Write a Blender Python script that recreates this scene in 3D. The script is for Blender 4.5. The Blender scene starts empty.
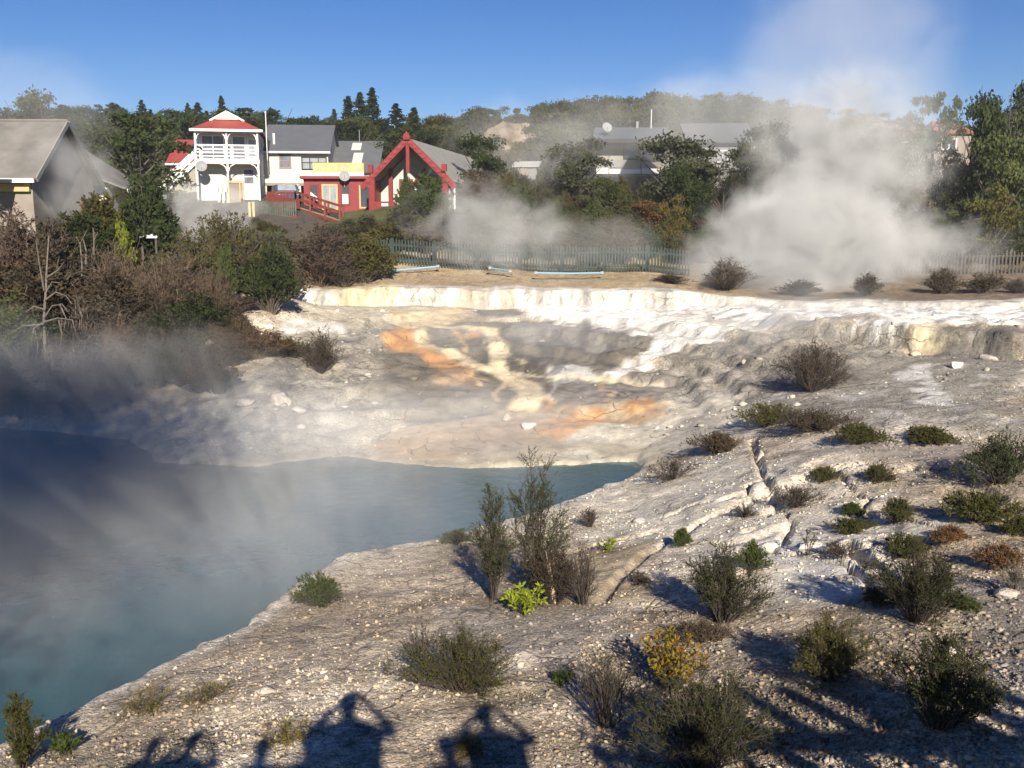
import bpy, math, random
import numpy as np
from mathutils import Vector, Matrix

R = math.radians
scene = bpy.context.scene
COL = scene.collection
rnd = random.Random(7)

# ------------------------------------------------------------------ camera model
CZ = 6.5                       # eye height above the pool's water
FPX = 960.0
PITCH = R(9.4)
SP, CP = math.sin(PITCH), math.cos(PITCH)

def ray(px, py):
    u = (px - 512.0) / FPX
    v = (384.0 - py) / FPX
    return np.array([u, CP + v * SP, -SP + v * CP])

def at(px, py, Y):
    d = ray(px, py)
    s = Y / d[1]
    return np.array([d[0] * s, Y, CZ + d[2] * s])

def ground(px, py, z):
    d = ray(px, py)
    s = (z - CZ) / d[2]
    return np.array([d[0] * s, d[1] * s, z])

def pxm(Y):                    # pixels per metre at distance Y
    return FPX / Y

cam_d = bpy.data.cameras.new('camera')
cam = bpy.data.objects.new('camera', cam_d)
COL.objects.link(cam)
cam.location = (0, 0, CZ)
cam.rotation_euler = (R(90) - PITCH, 0, 0)
cam_d.sensor_width = 36.0
cam_d.lens = 36.0 * FPX / 1024.0
cam_d.clip_start = 0.05
cam_d.clip_end = 3000
scene.camera = cam

# ------------------------------------------------------------------ light
SUN_EL, SUN_AZ = R(27.5), R(10.3)     # light travels away from the viewer, a little to the left
Ldir = Vector((-math.sin(SUN_AZ) * math.cos(SUN_EL), math.cos(SUN_AZ) * math.cos(SUN_EL), -math.sin(SUN_EL)))
sd = bpy.data.lights.new('sun', 'SUN')
sd.energy = 4.8
sd.angle = R(0.55)
sd.color = (1.0, 0.905, 0.755)
so = bpy.data.objects.new('sun', sd)
COL.objects.link(so)
so.rotation_euler = Ldir.to_track_quat('-Z', 'Y').to_euler()
w = bpy.data.worlds.new('World')
scene.world = w
w.use_nodes = True
nt = w.node_tree
for n in list(nt.nodes):
    nt.nodes.remove(n)
sky = nt.nodes.new('ShaderNodeTexSky')
sky.sky_type = 'NISHITA'
sky.sun_disc = False
sky.sun_elevation = SUN_EL
sky.sun_rotation = math.atan2(-Ldir.x, -Ldir.y)
sky.air_density = 1.0
sky.dust_density = 0.0
sky.ozone_density = 3.0
sky.altitude = 1500
bg = nt.nodes.new('ShaderNodeBackground')
bg.inputs[1].default_value = 0.05
wo = nt.nodes.new('ShaderNodeOutputWorld')
hs = nt.nodes.new('ShaderNodeHueSaturation')
hs.inputs['Saturation'].default_value = 1.36
hs.inputs['Hue'].default_value = 0.515
nt.links.new(sky.outputs[0], hs.inputs['Color'])
nt.links.new(hs.outputs[0], bg.inputs[0])
nt.links.new(bg.outputs[0], wo.inputs[0])

scene.view_settings.view_transform = 'Standard'
scene.view_settings.look = 'None'
scene.view_settings.exposure = 0.9
scene.view_settings.gamma = 1.0
scene.view_settings.use_curve_mapping = False
cy = scene.cycles
cy.max_bounces = 5
cy.diffuse_bounces = 2
cy.glossy_bounces = 2
cy.transmission_bounces = 3
cy.transparent_max_bounces = 6
cy.volume_bounces = 0
cy.volume_step_rate = 0.6
cy.volume_max_steps = 96
cy.use_adaptive_sampling = True
cy.adaptive_threshold = 0.02
cy.use_denoising = True
try:
    cy.denoiser = 'OPENIMAGEDENOISE'
except Exception:
    pass
cy.sample_clamp_indirect = 4.0

# ------------------------------------------------------------------ helpers
def tag(o, label=None, cat=None, group=None, kind=None):
    if label: o['label'] = label
    if cat: o['category'] = cat
    if group: o['group'] = group
    if kind: o['kind'] = kind
    return o

def empty(name, loc=(0, 0, 0), rz=0.0, scale=None):
    o = bpy.data.objects.new(name, None)
    o.empty_display_size = 0.3
    COL.objects.link(o)
    o.location = [float(c) for c in loc]
    o.rotation_euler = (0, 0, rz)
    if scale is not None:
        o.scale = [float(c) for c in scale]
    return o

def link_mesh(name, me, mat=None, parent=None):
    o = bpy.data.objects.new(name, me)
    COL.objects.link(o)
    if mat is not None and len(me.materials) == 0:
        me.materials.append(mat)
    if parent is not None:
        o.parent = parent
    return o

def np_mesh(name, verts, faces):
    """mesh from numpy arrays; faces (n, 3) or (n, 4)"""
    me = bpy.data.meshes.new(name)
    verts = np.ascontiguousarray(verts, dtype=np.float32).reshape(-1, 3)
    faces = np.ascontiguousarray(faces, dtype=np.int32)
    k = faces.shape[1]
    me.vertices.add(len(verts))
    me.vertices.foreach_set('co', verts.ravel())
    me.loops.add(faces.size)
    me.loops.foreach_set('vertex_index', faces.ravel())
    me.polygons.add(len(faces))
    me.polygons.foreach_set('loop_start', np.arange(0, faces.size, k, dtype=np.int32))
    try:
        me.polygons.foreach_set('loop_total', np.full(len(faces), k, dtype=np.int32))
    except Exception:
        pass
    me.update(calc_edges=True)
    return me

def shade_smooth(me):
    me.polygons.foreach_set('use_smooth', [True] * len(me.polygons))

class MB:
    """collects closed shapes and links them as one mesh"""
    def __init__(self):
        self.v, self.f = [], []
    def _add(self, vs, fs):
        b = len(self.v)
        self.v += [tuple(map(float, p)) for p in vs]
        self.f += [tuple(b + i for i in f) for f in fs]
        return self
    def box(self, x0, x1, y0, y1, z0, z1):
        vs = [(x, y, z) for z in (z0, z1) for y in (y0, y1) for x in (x0, x1)]
        return self._add(vs, [(0, 2, 3, 1), (4, 5, 7, 6), (0, 1, 5, 4), (1, 3, 7, 5), (3, 2, 6, 7), (2, 0, 4, 6)])
    def ext(self, pts, vec):
        """extrude a planar polygon along vec"""
        n = len(pts)
        vec = np.array(vec, float)
        a = [np.array(p, float) for p in pts]
        nrm = sum((np.cross(a[i], a[(i + 1) % n]) for i in range(n)), np.zeros(3))
        if np.dot(nrm, vec) > 0:
            a = a[::-1]
        vs = a + [p + vec for p in a]
        fs = [tuple(range(n)), tuple(range(2 * n - 1, n - 1, -1))]
        for i in range(n):
            j = (i + 1) % n
            fs.append((j, i, n + i, n + j))
        return self._add(vs, fs)
    def slab(self, pts, t):
        a = [np.array(p, float) for p in pts]
        n = np.cross(a[1] - a[0], a[2] - a[0])
        n = n / np.linalg.norm(n)
        return self.ext(a, -n * t)
    def bar(self, p, q, wx, wz=None):
        """square bar from p to q"""
        wz = wz or wx
        p, q = np.array(p, float), np.array(q, float)
        d = q - p
        d = d / np.linalg.norm(d)
        up = np.array([0, 0, 1.0]) if abs(d[2]) < 0.9 else np.array([0, 1.0, 0])
        s = np.cross(d, up); s /= np.linalg.norm(s)
        u = np.cross(s, d)
        c = [p - s * wx / 2 - u * wz / 2, p + s * wx / 2 - u * wz / 2, p + s * wx / 2 + u * wz / 2, p - s * wx / 2 + u * wz / 2]
        return self.ext(c, q - p)
    def tube(self, pts, r, n=8, r1=None, cap=True):
        P = [np.array(p, float) for p in pts]
        m = len(P)
        vs, fs = [], []
        for i, p in enumerate(P):
            d = P[min(i + 1, m - 1)] - P[max(i - 1, 0)]
            d = d / np.linalg.norm(d)
            up = np.array([0, 0, 1.0]) if abs(d[2]) < 0.9 else np.array([1.0, 0, 0])
            s = np.cross(d, up); s /= np.linalg.norm(s)
            u = np.cross(s, d)
            rr = r if r1 is None else r + (r1 - r) * i / (m - 1)
            for k in range(n):
                a = 2 * math.pi * k / n
                vs.append(p + rr * (math.cos(a) * s + math.sin(a) * u))
        for i in range(m - 1):
            for k in range(n):
                k2 = (k + 1) % n
                fs.append((i * n + k, i * n + k2, (i + 1) * n + k2, (i + 1) * n + k))
        if cap:
            fs.append(tuple(range(n))[::-1])
            fs.append(tuple((m - 1) * n + k for k in range(n)))
        return self._add(vs, fs)
    def lathe(self, prof, c=(0, 0, 0), axis=(0, 0, 1), n=16):
        ax = Vector(axis).normalized()
        q = Vector((0, 0, 1)).rotation_difference(ax).to_matrix()
        vs, fs = [], []
        for r, z in prof:
            for k in range(n):
                a = 2 * math.pi * k / n
                p = q @ Vector((r * math.cos(a), r * math.sin(a), z))
                vs.append((p.x + c[0], p.y + c[1], p.z + c[2]))
        for i in range(len(prof) - 1):
            for k in range(n):
                k2 = (k + 1) % n
                fs.append((i * n + k, i * n + k2, (i + 1) * n + k2, (i + 1) * n + k))
        fs.append(tuple(range(n))[::-1])
        fs.append(tuple((len(prof) - 1) * n + k for k in range(n)))
        return self._add(vs, fs)
    def build(self, name, mat, parent=None, smooth=False):
        me = bpy.data.meshes.new(name)
        me.from_pydata(self.v, [], self.f)
        me.update()
        if smooth:
            shade_smooth(me)
        return link_mesh(name, me, mat, parent)

def copy_tree(o, parent=None):
    c = o.copy()
    COL.objects.link(c)
    c.parent = parent
    for ch in list(o.children):
        copy_tree(ch, c)
    return c

# ------------------------------------------------------------------ materials
def new_mat(name):
    m = bpy.data.materials.new(name)
    m.use_nodes = True
    t = m.node_tree
    for n in list(t.nodes):
        t.nodes.remove(n)
    out = t.nodes.new('ShaderNodeOutputMaterial')
    return m, t, out

def N(t, typ, **kw):
    n = t.nodes.new('ShaderNode' + typ)
    for k, v in kw.items():
        if k.startswith('i_'):
            key = k[2:]
            key = int(key) if key.isdigit() else key.replace('_', ' ')
            n.inputs[key].default_value = v
        else:
            setattr(n, k, v)
    return n

def mat(name, col, rough=0.75, var=0.15, scale=3.0, bump=0.0, bscale=20.0, spec=0.3, metal=0.0):
    m, t, out = new_mat(name)
    p = N(t, 'BsdfPrincipled')
    p.inputs['Roughness'].default_value = rough
    p.inputs['Specular IOR Level'].default_value = spec
    p.inputs['Metallic'].default_value = metal
    tc = N(t, 'TexCoord')
    no = N(t, 'TexNoise', i_Scale=scale, i_Detail=4.0, i_Roughness=0.6)
    t.links.new(tc.outputs['Object'], no.inputs['Vector'])
    mr = N(t, 'MapRange')
    mr.inputs['From Min'].default_value = 0.3
    mr.inputs['From Max'].default_value = 0.7
    mr.inputs['To Min'].default_value = 1.0 - var
    mr.inputs['To Max'].default_value = 1.0 + var
    t.links.new(no.outputs['Fac'], mr.inputs['Value'])
    mx = N(t, 'VectorMath', operation='SCALE')
    mx.inputs[0].default_value = col[:3]
    t.links.new(mr.outputs[0], mx.inputs['Scale'])
    t.links.new(mx.outputs[0], p.inputs['Base Color'])
    if bump:
        nb = N(t, 'TexNoise', i_Scale=bscale, i_Detail=5.0)
        t.links.new(tc.outputs['Object'], nb.inputs['Vector'])
        b = N(t, 'Bump', i_Strength=bump, i_Distance=0.05)
        t.links.new(nb.outputs['Fac'], b.inputs['Height'])
        t.links.new(b.outputs[0], p.inputs['Normal'])
    t.links.new(p.outputs[0], out.inputs['Surface'])
    return m

def leaf_mat(name, c0, c1, transl=0.25, scale=4.0, objvar=0.25):
    """foliage: two leaf colours mixed by clumps, a little different on every plant"""
    m, t, out = new_mat(name)
    tc = N(t, 'TexCoord')
    no = N(t, 'TexNoise', i_Scale=scale, i_Detail=3.0, i_Roughness=0.7)
    t.links.new(tc.outputs['Object'], no.inputs['Vector'])
    oi = N(t, 'ObjectInfo')
    ad = N(t, 'MapRange')
    ad.inputs['From Min'].default_value = 0.32
    ad.inputs['From Max'].default_value = 0.68
    t.links.new(no.outputs['Fac'], ad.inputs['Value'])
    mx = N(t, 'Mix', data_type='RGBA')
    mx.inputs[6].default_value = (*c0, 1)
    mx.inputs[7].default_value = (*c1, 1)
    t.links.new(ad.outputs[0], mx.inputs[0])
    mr = N(t, 'MapRange')
    mr.inputs['To Min'].default_value = 1 - objvar
    mr.inputs['To Max'].default_value = 1 + objvar
    t.links.new(oi.outputs['Random'], mr.inputs['Value'])
    sc = N(t, 'VectorMath', operation='SCALE')
    t.links.new(mx.outputs[2], sc.inputs[0])
    t.links.new(mr.outputs[0], sc.inputs['Scale'])
    d = N(t, 'BsdfDiffuse')
    tr = N(t, 'BsdfTranslucent')
    t.links.new(sc.outputs[0], d.inputs[0])
    t.links.new(sc.outputs[0], tr.inputs[0])
    ms = N(t, 'MixShader', i_0=transl)
    t.links.new(d.outputs[0], ms.inputs[1])
    t.links.new(tr.outputs[0], ms.inputs[2])
    t.links.new(ms.outputs[0], out.inputs['Surface'])
    return m

# ------------------------------------------------------------------ numpy noise
def _hash(ix, iy, seed):
    h = (ix.astype(np.int64) * 374761393 + iy.astype(np.int64) * 668265263 + seed * 974634777) & 0xFFFFFFFF
    h = ((h ^ (h >> 13)) * 1274126177) & 0xFFFFFFFF
    h = h ^ (h >> 16)
    return (h & 0xFFFFFF) / float(0xFFFFFF)

def vnoise(x, y, seed=0):
    ix, iy = np.floor(x), np.floor(y)
    fx, fy = x - ix, y - iy
    fx = fx * fx * (3 - 2 * fx)
    fy = fy * fy * (3 - 2 * fy)
    a, b = _hash(ix, iy, seed), _hash(ix + 1, iy, seed)
    c, d = _hash(ix, iy + 1, seed), _hash(ix + 1, iy + 1, seed)
    return (a * (1 - fx) + b * fx) * (1 - fy) + (c * (1 - fx) + d * fx) * fy

def fbm(x, y, scale, octv=4, seed=0, rough=0.5):
    s, amp, tot = 0.0, 1.0, 0.0
    f = 1.0 / scale
    for o in range(octv):
        s = s + amp * (vnoise(x * f + 17.3 * o, y * f - 9.1 * o, seed + o) * 2 - 1)
        tot += amp
        amp *= rough
        f *= 2.03
    return s / tot

def sstep(a, b, x):
    t = np.clip((x - a) / (b - a), 0, 1)
    return t * t * (3 - 2 * t)

def poly_sd(px, py, poly):
    """signed distance to a polygon, positive inside"""
    P = np.asarray(poly, float)
    d2 = np.full(px.shape, 1e18)
    ins = np.zeros(px.shape, bool)
    n = len(P)
    for i in range(n):
        a, b = P[i], P[(i + 1) % n]
        e = b - a
        L = max(float(e @ e), 1e-12)
        t = np.clip(((px - a[0]) * e[0] + (py - a[1]) * e[1]) / L, 0, 1)
        dx, dy = px - a[0] - t * e[0], py - a[1] - t * e[1]
        d2 = np.minimum(d2, dx * dx + dy * dy)
        c = ((a[1] > py) != (b[1] > py))
        with np.errstate(divide='ignore', invalid='ignore'):
            xi = a[0] + (py - a[1]) * e[0] / (e[1] if abs(e[1]) > 1e-12 else 1e-12)
        ins ^= c & (px < xi)
    d = np.sqrt(d2)
    return np.where(ins, d, -d)

def line_d(px, py, line):
    P = np.asarray(line, float)
    d2 = np.full(px.shape, 1e18)
    for i in range(len(P) - 1):
        a, b = P[i], P[i + 1]
        e = b - a
        L = max(float(e @ e), 1e-12)
        t = np.clip(((px - a[0]) * e[0] + (py - a[1]) * e[1]) / L, 0, 1)
        dx, dy = px - a[0] - t * e[0], py - a[1] - t * e[1]
        d2 = np.minimum(d2, dx * dx + dy * dy)
    return np.sqrt(d2)
# ------------------------------------------------------------------ terrain
G = lambda x, y, z: tuple(ground(x, y, z))
ctl = [
    # near ground below the viewing platform
    G(0, 768, 1.35), G(150, 740, 1.45), G(300, 768, 1.75), G(512, 768, 1.9), G(760, 768, 2.2), G(1000, 768, 2.75),
    G(512, 700, 1.65), G(760, 700, 2.05), G(1000, 690, 2.65), G(300, 690, 1.5), G(300, 640, 1.15), G(420, 640, 1.3),
    G(512, 610, 1.25), G(700, 600, 1.65), G(1000, 600, 2.45), G(850, 600, 2.1), G(512, 560, 0.95), G(620, 540, 1.05),
    G(700, 520, 1.3), G(850, 520, 1.85), G(1000, 520, 2.2), G(640, 500, 0.7), G(850, 455, 1.95), G(1010, 460, 2.3),
    G(720, 470, 1.1), G(700, 440, 0.75), G(760, 400, 1.5), G(900, 410, 2.2), G(1015, 400, 2.4), G(760, 350, 2.3),
    G(900, 365, 2.35), G(1015, 345, 2.9),
    # near rim of the pool
    G(648, 466, 0.15), G(600, 486, 0.38), G(500, 522, 0.5), G(430, 540, 0.55), G(350, 553, 0.62), G(300, 583, 0.78),
    G(250, 620, 0.9), G(160, 668, 1.0), G(60, 712, 1.1), G(0, 735, 1.15), G(-150, 800, 1.2),
    # far shore
    G(-60, 424, 0.05), G(0, 428, 0.05), G(60, 432, 0.05), G(130, 440, 0.05), G(160, 461, 0.05), G(260, 465, 0.05), G(330, 455, 0.05),
    G(400, 462, 0.05), G(470, 466, 0.05), G(560, 462, 0.05), G(620, 458, 0.08),
    # slope up to the terrace
    G(200, 410, 0.8), G(280, 390, 1.15), G(360, 420, 0.6), G(300, 350, 1.9), G(260, 325, 2.7), G(400, 370, 1.3), G(480, 400, 0.75), G(520, 360, 1.25),
    G(600, 400, 0.75), G(600, 340, 1.9), G(480, 330, 1.95), G(680, 390, 1.0), G(680, 345, 2.0), G(400, 330, 2.1),
    # foot of the white lip
    (-11, 47.5, 2.6), (-4, 47.3, 2.55), (3, 46.3, 2.55), (9, 44, 2.75), (14, 41.5, 2.95), (20, 39, 3.1), (26, 38, 3.3),
    # flat behind the lip, then the bank under the village (heights without the lip's own step)
    (-11, 52, 2.95), (-2, 52, 3.0), (8, 51, 3.0), (17, 49, 3.0), (26, 47, 3.2), (36, 47, 3.5),
    (-14, 58, 4.6), (0, 58, 4.6), (14, 58, 4.6), (30, 59, 4.9), (45, 60, 5.5),
    (-21, 70, 7.0), (-17, 66, 6.8), (-8, 62, 6.7), (-8, 72, 7.2), (-4, 75, 7.9), (8, 75, 8.0), (20, 72, 7.8), (34, 76, 10.4), (50, 76, 11.0), (45, 90, 12.0),
    (-24, 45, 5.5), (-33, 46, 5.7), (-26, 60, 6.4), (-45, 50, 6.0), (-45, 80, 8.0),
    (-19, 38, 4.6), (-26, 36, 4.9), (-35, 36, 5.0), (-14, 42, 4.2), (-11, 45, 3.2), (-19, 33.5, 2.3), (-28, 32, 2.0), (-14, 36, 2.5),
    (-17, 40.5, 4.8),
    G(-200, 300, 2.0) if False else (-11.2, 62.6, 5.75), (-14, 63.2, 6.0), (-16.5, 64.0, 6.3), (-12, 66.5, 6.6), (-20, 66, 6.6), (-60, 110, 13.5), (-20, 105, 13), (20, 105, 14), (70, 110, 16.5), (-80, 145, 17.5), (0, 145, 17.5), (80, 145, 19),
    (-140, 260, 26), (0, 260, 26), (140, 260, 26), (-200, 420, 28), (0, 420, 28), (200, 420, 28),
    # ground under and beside the viewer
    (-6, 4, 1.7), (0, 4, 2.1), (6, 4, 2.8), (12, 5, 3.2), (0, -2, 2.4), (12, -2, 3.3), (-14, 0, 1.7), (16, 12, 3.0), (24, 22, 3.2), (30, 30, 3.4), (-40, 8, 1.4), (-44, 20, 1.3), (-45, 30, 2.5),
]
ctl = np.array(ctl, float)
TS = 30.0
def _U(r2):
    return np.where(r2 > 1e-12, 0.5 * r2 * np.log(np.maximum(r2, 1e-12)), 0.0)
_cx, _cy, _cz = ctl[:, 0] / TS, ctl[:, 1] / TS, ctl[:, 2]
_n = len(ctl)
_K = _U((_cx[:, None] - _cx[None]) ** 2 + (_cy[:, None] - _cy[None]) ** 2) + np.eye(_n) * 2e-5
_P = np.stack([np.ones(_n), _cx, _cy], 1)
_A = np.block([[_K, _P], [_P.T, np.zeros((3, 3))]])
_sol = np.linalg.solve(_A, np.concatenate([_cz, np.zeros(3)]))
def tps(x, y):
    x, y = x / TS, y / TS
    z = _sol[-3] + _sol[-2] * x + _sol[-1] * y
    for i in range(_n):
        z = z + _sol[i] * _U((x - _cx[i]) ** 2 + (y - _cy[i]) ** 2)
    return z

POOL = [tuple(p[:2]) for p in (
    [(-40, 31, 0)] + [G(-60, 424, 0), G(0, 428, 0), G(60, 432, 0), G(130, 440, 0), G(160, 462, 0), G(200, 464, 0), G(260, 467, 0), G(330, 456, 0),
     G(400, 464, 0), G(470, 469, 0), G(560, 464, 0), G(640, 461, 0)] +
    [G(648, 466, 0.15), G(600, 487, 0.38), G(545, 507, 0.45), G(500, 523, 0.5), G(430, 541, 0.55), G(350, 554, 0.62), G(318, 572, 0.7), G(300, 584, 0.78),
     G(250, 620, 0.9), G(160, 668, 1.0), G(60, 712, 1.1), G(0, 735, 1.15), G(-150, 800, 1.2)] + [(-40, 8, 0)])]

LIPX = np.array([-60, -13.5, -11, -4, 3, 9, 14, 20, 26, 40])
LIPY = np.array([60, 49.5, 47.9, 47.7, 46.8, 44.4, 41.9, 39.6, 38.5, 37.5])
def lip_y(x):
    return np.interp(x, LIPX, LIPY) + 0.25 * np.sin(x * 0.9) + 0.15 * np.sin(x * 2.3 + 1) + 0.35 * fbm(x, x * 0 + 5.0, 1.1, 3, 92)

CRACKS = []                    # (world polyline, depth, half width)
def H(x, y, fine=True):
    x = np.asarray(x, float); y = np.asarray(y, float)
    z = tps(x, y)
    # the step of the silica lip, high on the left and gentle on the right
    st = (0.95 - 0.62 * sstep(5, 14, x)) * (0.88 + 0.25 * fbm(x, x * 0 + 2.0, 2.4, 3, 91))
    z = z + st * sstep(-0.12, 0.22, y - lip_y(x)) * sstep(-14, -11.5, x) + 0.95 * (1 - sstep(-14, -11.5, x)) * sstep(40, 48, y)
    # terraces where hot water runs down the slope
    casc = sstep(-9, -5, x) * (1 - sstep(9, 12, x)) * sstep(27, 30, y) * (1 - sstep(44, 46, y))
    q = 0.42
    zz = z + 0.10 * fbm(x, y, 3.0, 3, 5)
    k = np.floor(zz / q); fr = zz / q - k
    z = z + casc * 0.8 * ((k + sstep(0.32, 0.68, fr)) * q - zz)
    # ledge of the right hand terrace
    lx = np.array([9, 10.6, 11.8, 13.2, 14.8, 17, 22]); ly = np.array([34.5, 33, 31.7, 30.3, 29, 27.5, 25])
    dl = y - (np.interp(x, lx, ly) + 0.5 * fbm(x, y, 2.0, 3, 21))
    led = sstep(9.3, 11.3, x) * (1 - sstep(17, 20, x)) * (0.75 + 0.6 * fbm(x, x * 0 + 1.0, 1.6, 3, 22))
    z = z + led * (0.42 * sstep(-0.22, 0.22, dl) * (1 - sstep(1.0, 6.0, dl)) - 0.30 * sstep(-3.0, -0.4, dl) * (1 - sstep(-0.25, 0.25, dl)))
    # roughness of the ground
    far = sstep(50, 60, y)
    z = z + 0.10 * (1 - far) * fbm(x, y, 2.6, 3, 11) + far * 0.5 * fbm(x, y, 9.0, 3, 12)
    ridg = 1 - np.abs(fbm(x, y, 2.2, 3, 31))
    rock = sstep(-12, -9, x) * (1 - sstep(-4.5, -2.5, x)) * sstep(26, 28, y) * (1 - sstep(40, 44, y))
    z = z + rock * 0.5 * (ridg - 0.75)
    # crusty relief of the silica slopes
    cru = sstep(-8.5, -6.5, x) * sstep(28, 31, y) * (1 - sstep(-1.2, -0.5, y - lip_y(x)))
    z = z + cru * (0.20 * (0.5 - np.abs(fbm(x, y, 1.5, 4, 95))) + 0.10 * fbm(x, y, 0.55, 3, 96)) * (0.55 + 0.9 * sstep(0, 6, x))
    # broken shelf of pale rock on the near right
    shelf = sstep(2.5, 4.0, x) * (1 - sstep(6.5, 8.5, x)) * sstep(11.0, 12.5, y) * (1 - sstep(18, 20, y))
    cr = np.abs(fbm(x, y, 1.7, 3, 41))
    z = z - shelf * 0.18 * (1 - sstep(0.0, 0.07, cr)) + shelf * 0.10 * sstep(0.0, 0.25, fbm(x, y, 1.3, 2, 43))
    for ln_, dp_, wd_ in CRACKS:
        z = z - dp_ * (1 - sstep(wd_ * 0.3, wd_, line_d(x, y, ln_) + 0.5 * wd_ * fbm(x, y, 0.5, 3, 47)))
    if fine:
        rough_ = 1 + 0.7 * sstep(0.0, 0.5, fbm(x, y, 2.0, 2, 55))
        xr, yr = 0.8 * x + 0.6 * y, -0.6 * x + 0.8 * y
        xs, ys = 0.45 * x - 0.893 * y, 0.893 * x + 0.45 * y
        z = z + (1 - far) * rough_ * (0.024 * fbm(xr, yr, 0.5, 3, 51) + 0.016 * fbm(xs, ys, 0.42, 3, 52) + 0.011 * fbm(xr, yr, 0.17, 2, 61))
    s = poly_sd(x, y, POOL) + 0.22 * fbm(x, y, 0.9, 3, 71) + (0.09 * fbm(x, y, 0.25, 2, 75) if fine else 0)
    z = np.where(s > -3, np.maximum(z, 0.05 - 0.02 * s) if False else z, z)
    c = sstep(-0.05, 0.75, s)
    z = z * (1 - c) + (-1.1) * c
    # outside the pool the ground never dips below the water
    z = np.where(s < -0.05, np.maximum(z, 0.03 + 0.02 * np.minimum(-s, 4)), z)
    return z

def h1(x, y):
    return float(H(np.array([x]), np.array([y]), False)[0])

_T = np.exp(np.linspace(math.log(4.0), math.log(260.0), 900))
def hit(px, py):
    """first point of the terrain seen at a picture position"""
    d = ray(px, py)
    s = _T / d[1]
    X, Y, Z = d[0] * s, d[1] * s, CZ + d[2] * s
    below = Z < H(X, Y, False)
    i = int(np.argmax(below)) if below.any() else len(_T) - 1
    return np.array([X[i], Y[i], h1(X[i], Y[i])])

def hits(pts):
    return [tuple(hit(*p)[:2]) for p in pts]

CRACKS = [(hits(q), dp_, wd_) for q, dp_, wd_ in (
    ([(752, 440), (762, 470), (772, 500), (792, 520), (782, 545)], 0.15, 0.10),
    ([(846, 545), (868, 560), (882, 572), (902, 586), (893, 604)], 0.40, 0.15),
    ([(820, 555), (850, 565), (872, 590)], 0.25, 0.10),
    ([(600, 604), (625, 572), (648, 552), (700, 522), (768, 492)], 0.08, 0.13),
    ([(520, 560), (600, 545), (660, 530)], 0.08, 0.15),
    ([(930, 470), (960, 480), (1000, 500)], 0.10, 0.15),
    ([(980, 352), (1000, 358), (1030, 356)], 0.7, 0.5))]

# grid that widens with distance
rows = [2.0]
while rows[-1] < 440:
    yv = rows[-1]
    rows.append(yv + (max(0.035, yv * 0.0052) if yv < 62 else yv * 0.018))
rows = np.array(rows)
NC = 470
tt = np.linspace(-1, 1, NC)
YY = np.repeat(rows[:, None], NC, 1)
XX = tt[None, :] * (rows[:, None] * 0.66 + 2.5 + 60 * sstep(60, 140, rows)[:, None])
ZZ = np.zeros_like(XX)
for i in range(0, len(rows), 60):
    ZZ[i:i + 60] = H(XX[i:i + 60], YY[i:i + 60])
nr = len(rows)
idx = np.arange(nr * NC).reshape(nr, NC)
faces = np.stack([idx[:-1, :-1], idx[:-1, 1:], idx[1:, 1:], idx[1:, :-1]], -1).reshape(-1, 4)
verts = np.stack([XX, YY, ZZ], -1).reshape(-1, 3)

# --- what the ground is made of
X, Y, Z = XX, YY, ZZ
def mixc(c, col, m):
    m = m[..., None]
    return c * (1 - m) + np.array(col) * m
n1 = fbm(X, Y, 2.2, 4, 101); n2 = fbm(X, Y, 0.6, 4, 102); n3 = fbm(X, Y, 6.0, 3, 103); n4 = fbm(0.8 * X + 0.6 * Y, -0.6 * X + 0.8 * Y, 0.22, 3, 104)
C = np.zeros(X.shape + (3,)) + np.array((0.46, 0.385, 0.295))
gr = np.ones(X.shape)
C = mixc(C, (0.29, 0.235, 0.175), sstep(-0.1, 0.45, n1 + 0.4 * n2))
C = mixc(C, (0.60, 0.525, 0.42), sstep(0.15, 0.6, -n1 + 0.5 * n2))
C = mixc(C, (0.20, 0.17, 0.12), sstep(0.2, 0.6, fbm(X, Y, 1.4, 3, 120)) * 0.6)
def region(pts, soft, amp=0.5, seed=200, nscale=1.5):
    sdv = poly_sd(X, Y, hits(pts))
    soft = soft * 0.6
    return sstep(-soft, soft, sdv + amp * fbm(X, Y, nscale, 4, seed) + 0.5 * amp * fbm(X, Y, nscale * 0.22, 3, seed + 50))
def streak(pts, wid, seed=300, nscale=1.2, amp=0.35):
    d = line_d(X, Y, hits(pts))
    return 1 - sstep(wid * 0.5, wid, d + amp * fbm(X, Y, nscale, 3, seed) + 0.4 * amp * fbm(X, Y, nscale * 0.25, 3, seed + 50))
def put(col, m, g=None, k=1.0):
    global C, gr
    C = mixc(C, col, m * k)
    if g is not None:
        gr = gr * (1 - m) + g * m
# pale shelf and rock of the near right side
put((0.62, 0.565, 0.47), region([(640, 470), (760, 455), (900, 500), (960, 520), (880, 570), (780, 590), (700, 560), (600, 530), (560, 500)], 0.8, 1.2, 210), 0.7, 0.8)
put((0.62, 0.58, 0.52), region([(755, 540), (800, 530), (860, 545), (900, 575), (840, 600), (770, 570)], 0.4, 0.6, 211, 0.7), 0.4, 0.75)
put((0.55, 0.49, 0.40), region([(500, 520), (600, 488), (640, 470), (650, 490), (560, 535), (500, 540)], 0.3, 0.4, 212), 0.8, 0.7)
put((0.22, 0.20, 0.185), region([(860, 440), (1030, 450), (1030, 480), (900, 470), (800, 455)], 0.6, 0.8, 213), 0.6, 0.7)
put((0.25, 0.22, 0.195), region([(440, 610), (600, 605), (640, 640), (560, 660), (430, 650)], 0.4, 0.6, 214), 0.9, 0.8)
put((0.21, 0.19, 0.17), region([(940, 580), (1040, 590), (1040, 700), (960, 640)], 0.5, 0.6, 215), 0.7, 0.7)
put((0.19, 0.155, 0.115), region([(740, 690), (860, 690), (900, 740), (820, 790), (700, 760)], 0.4, 0.6, 216), 0.9, 0.6)
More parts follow.
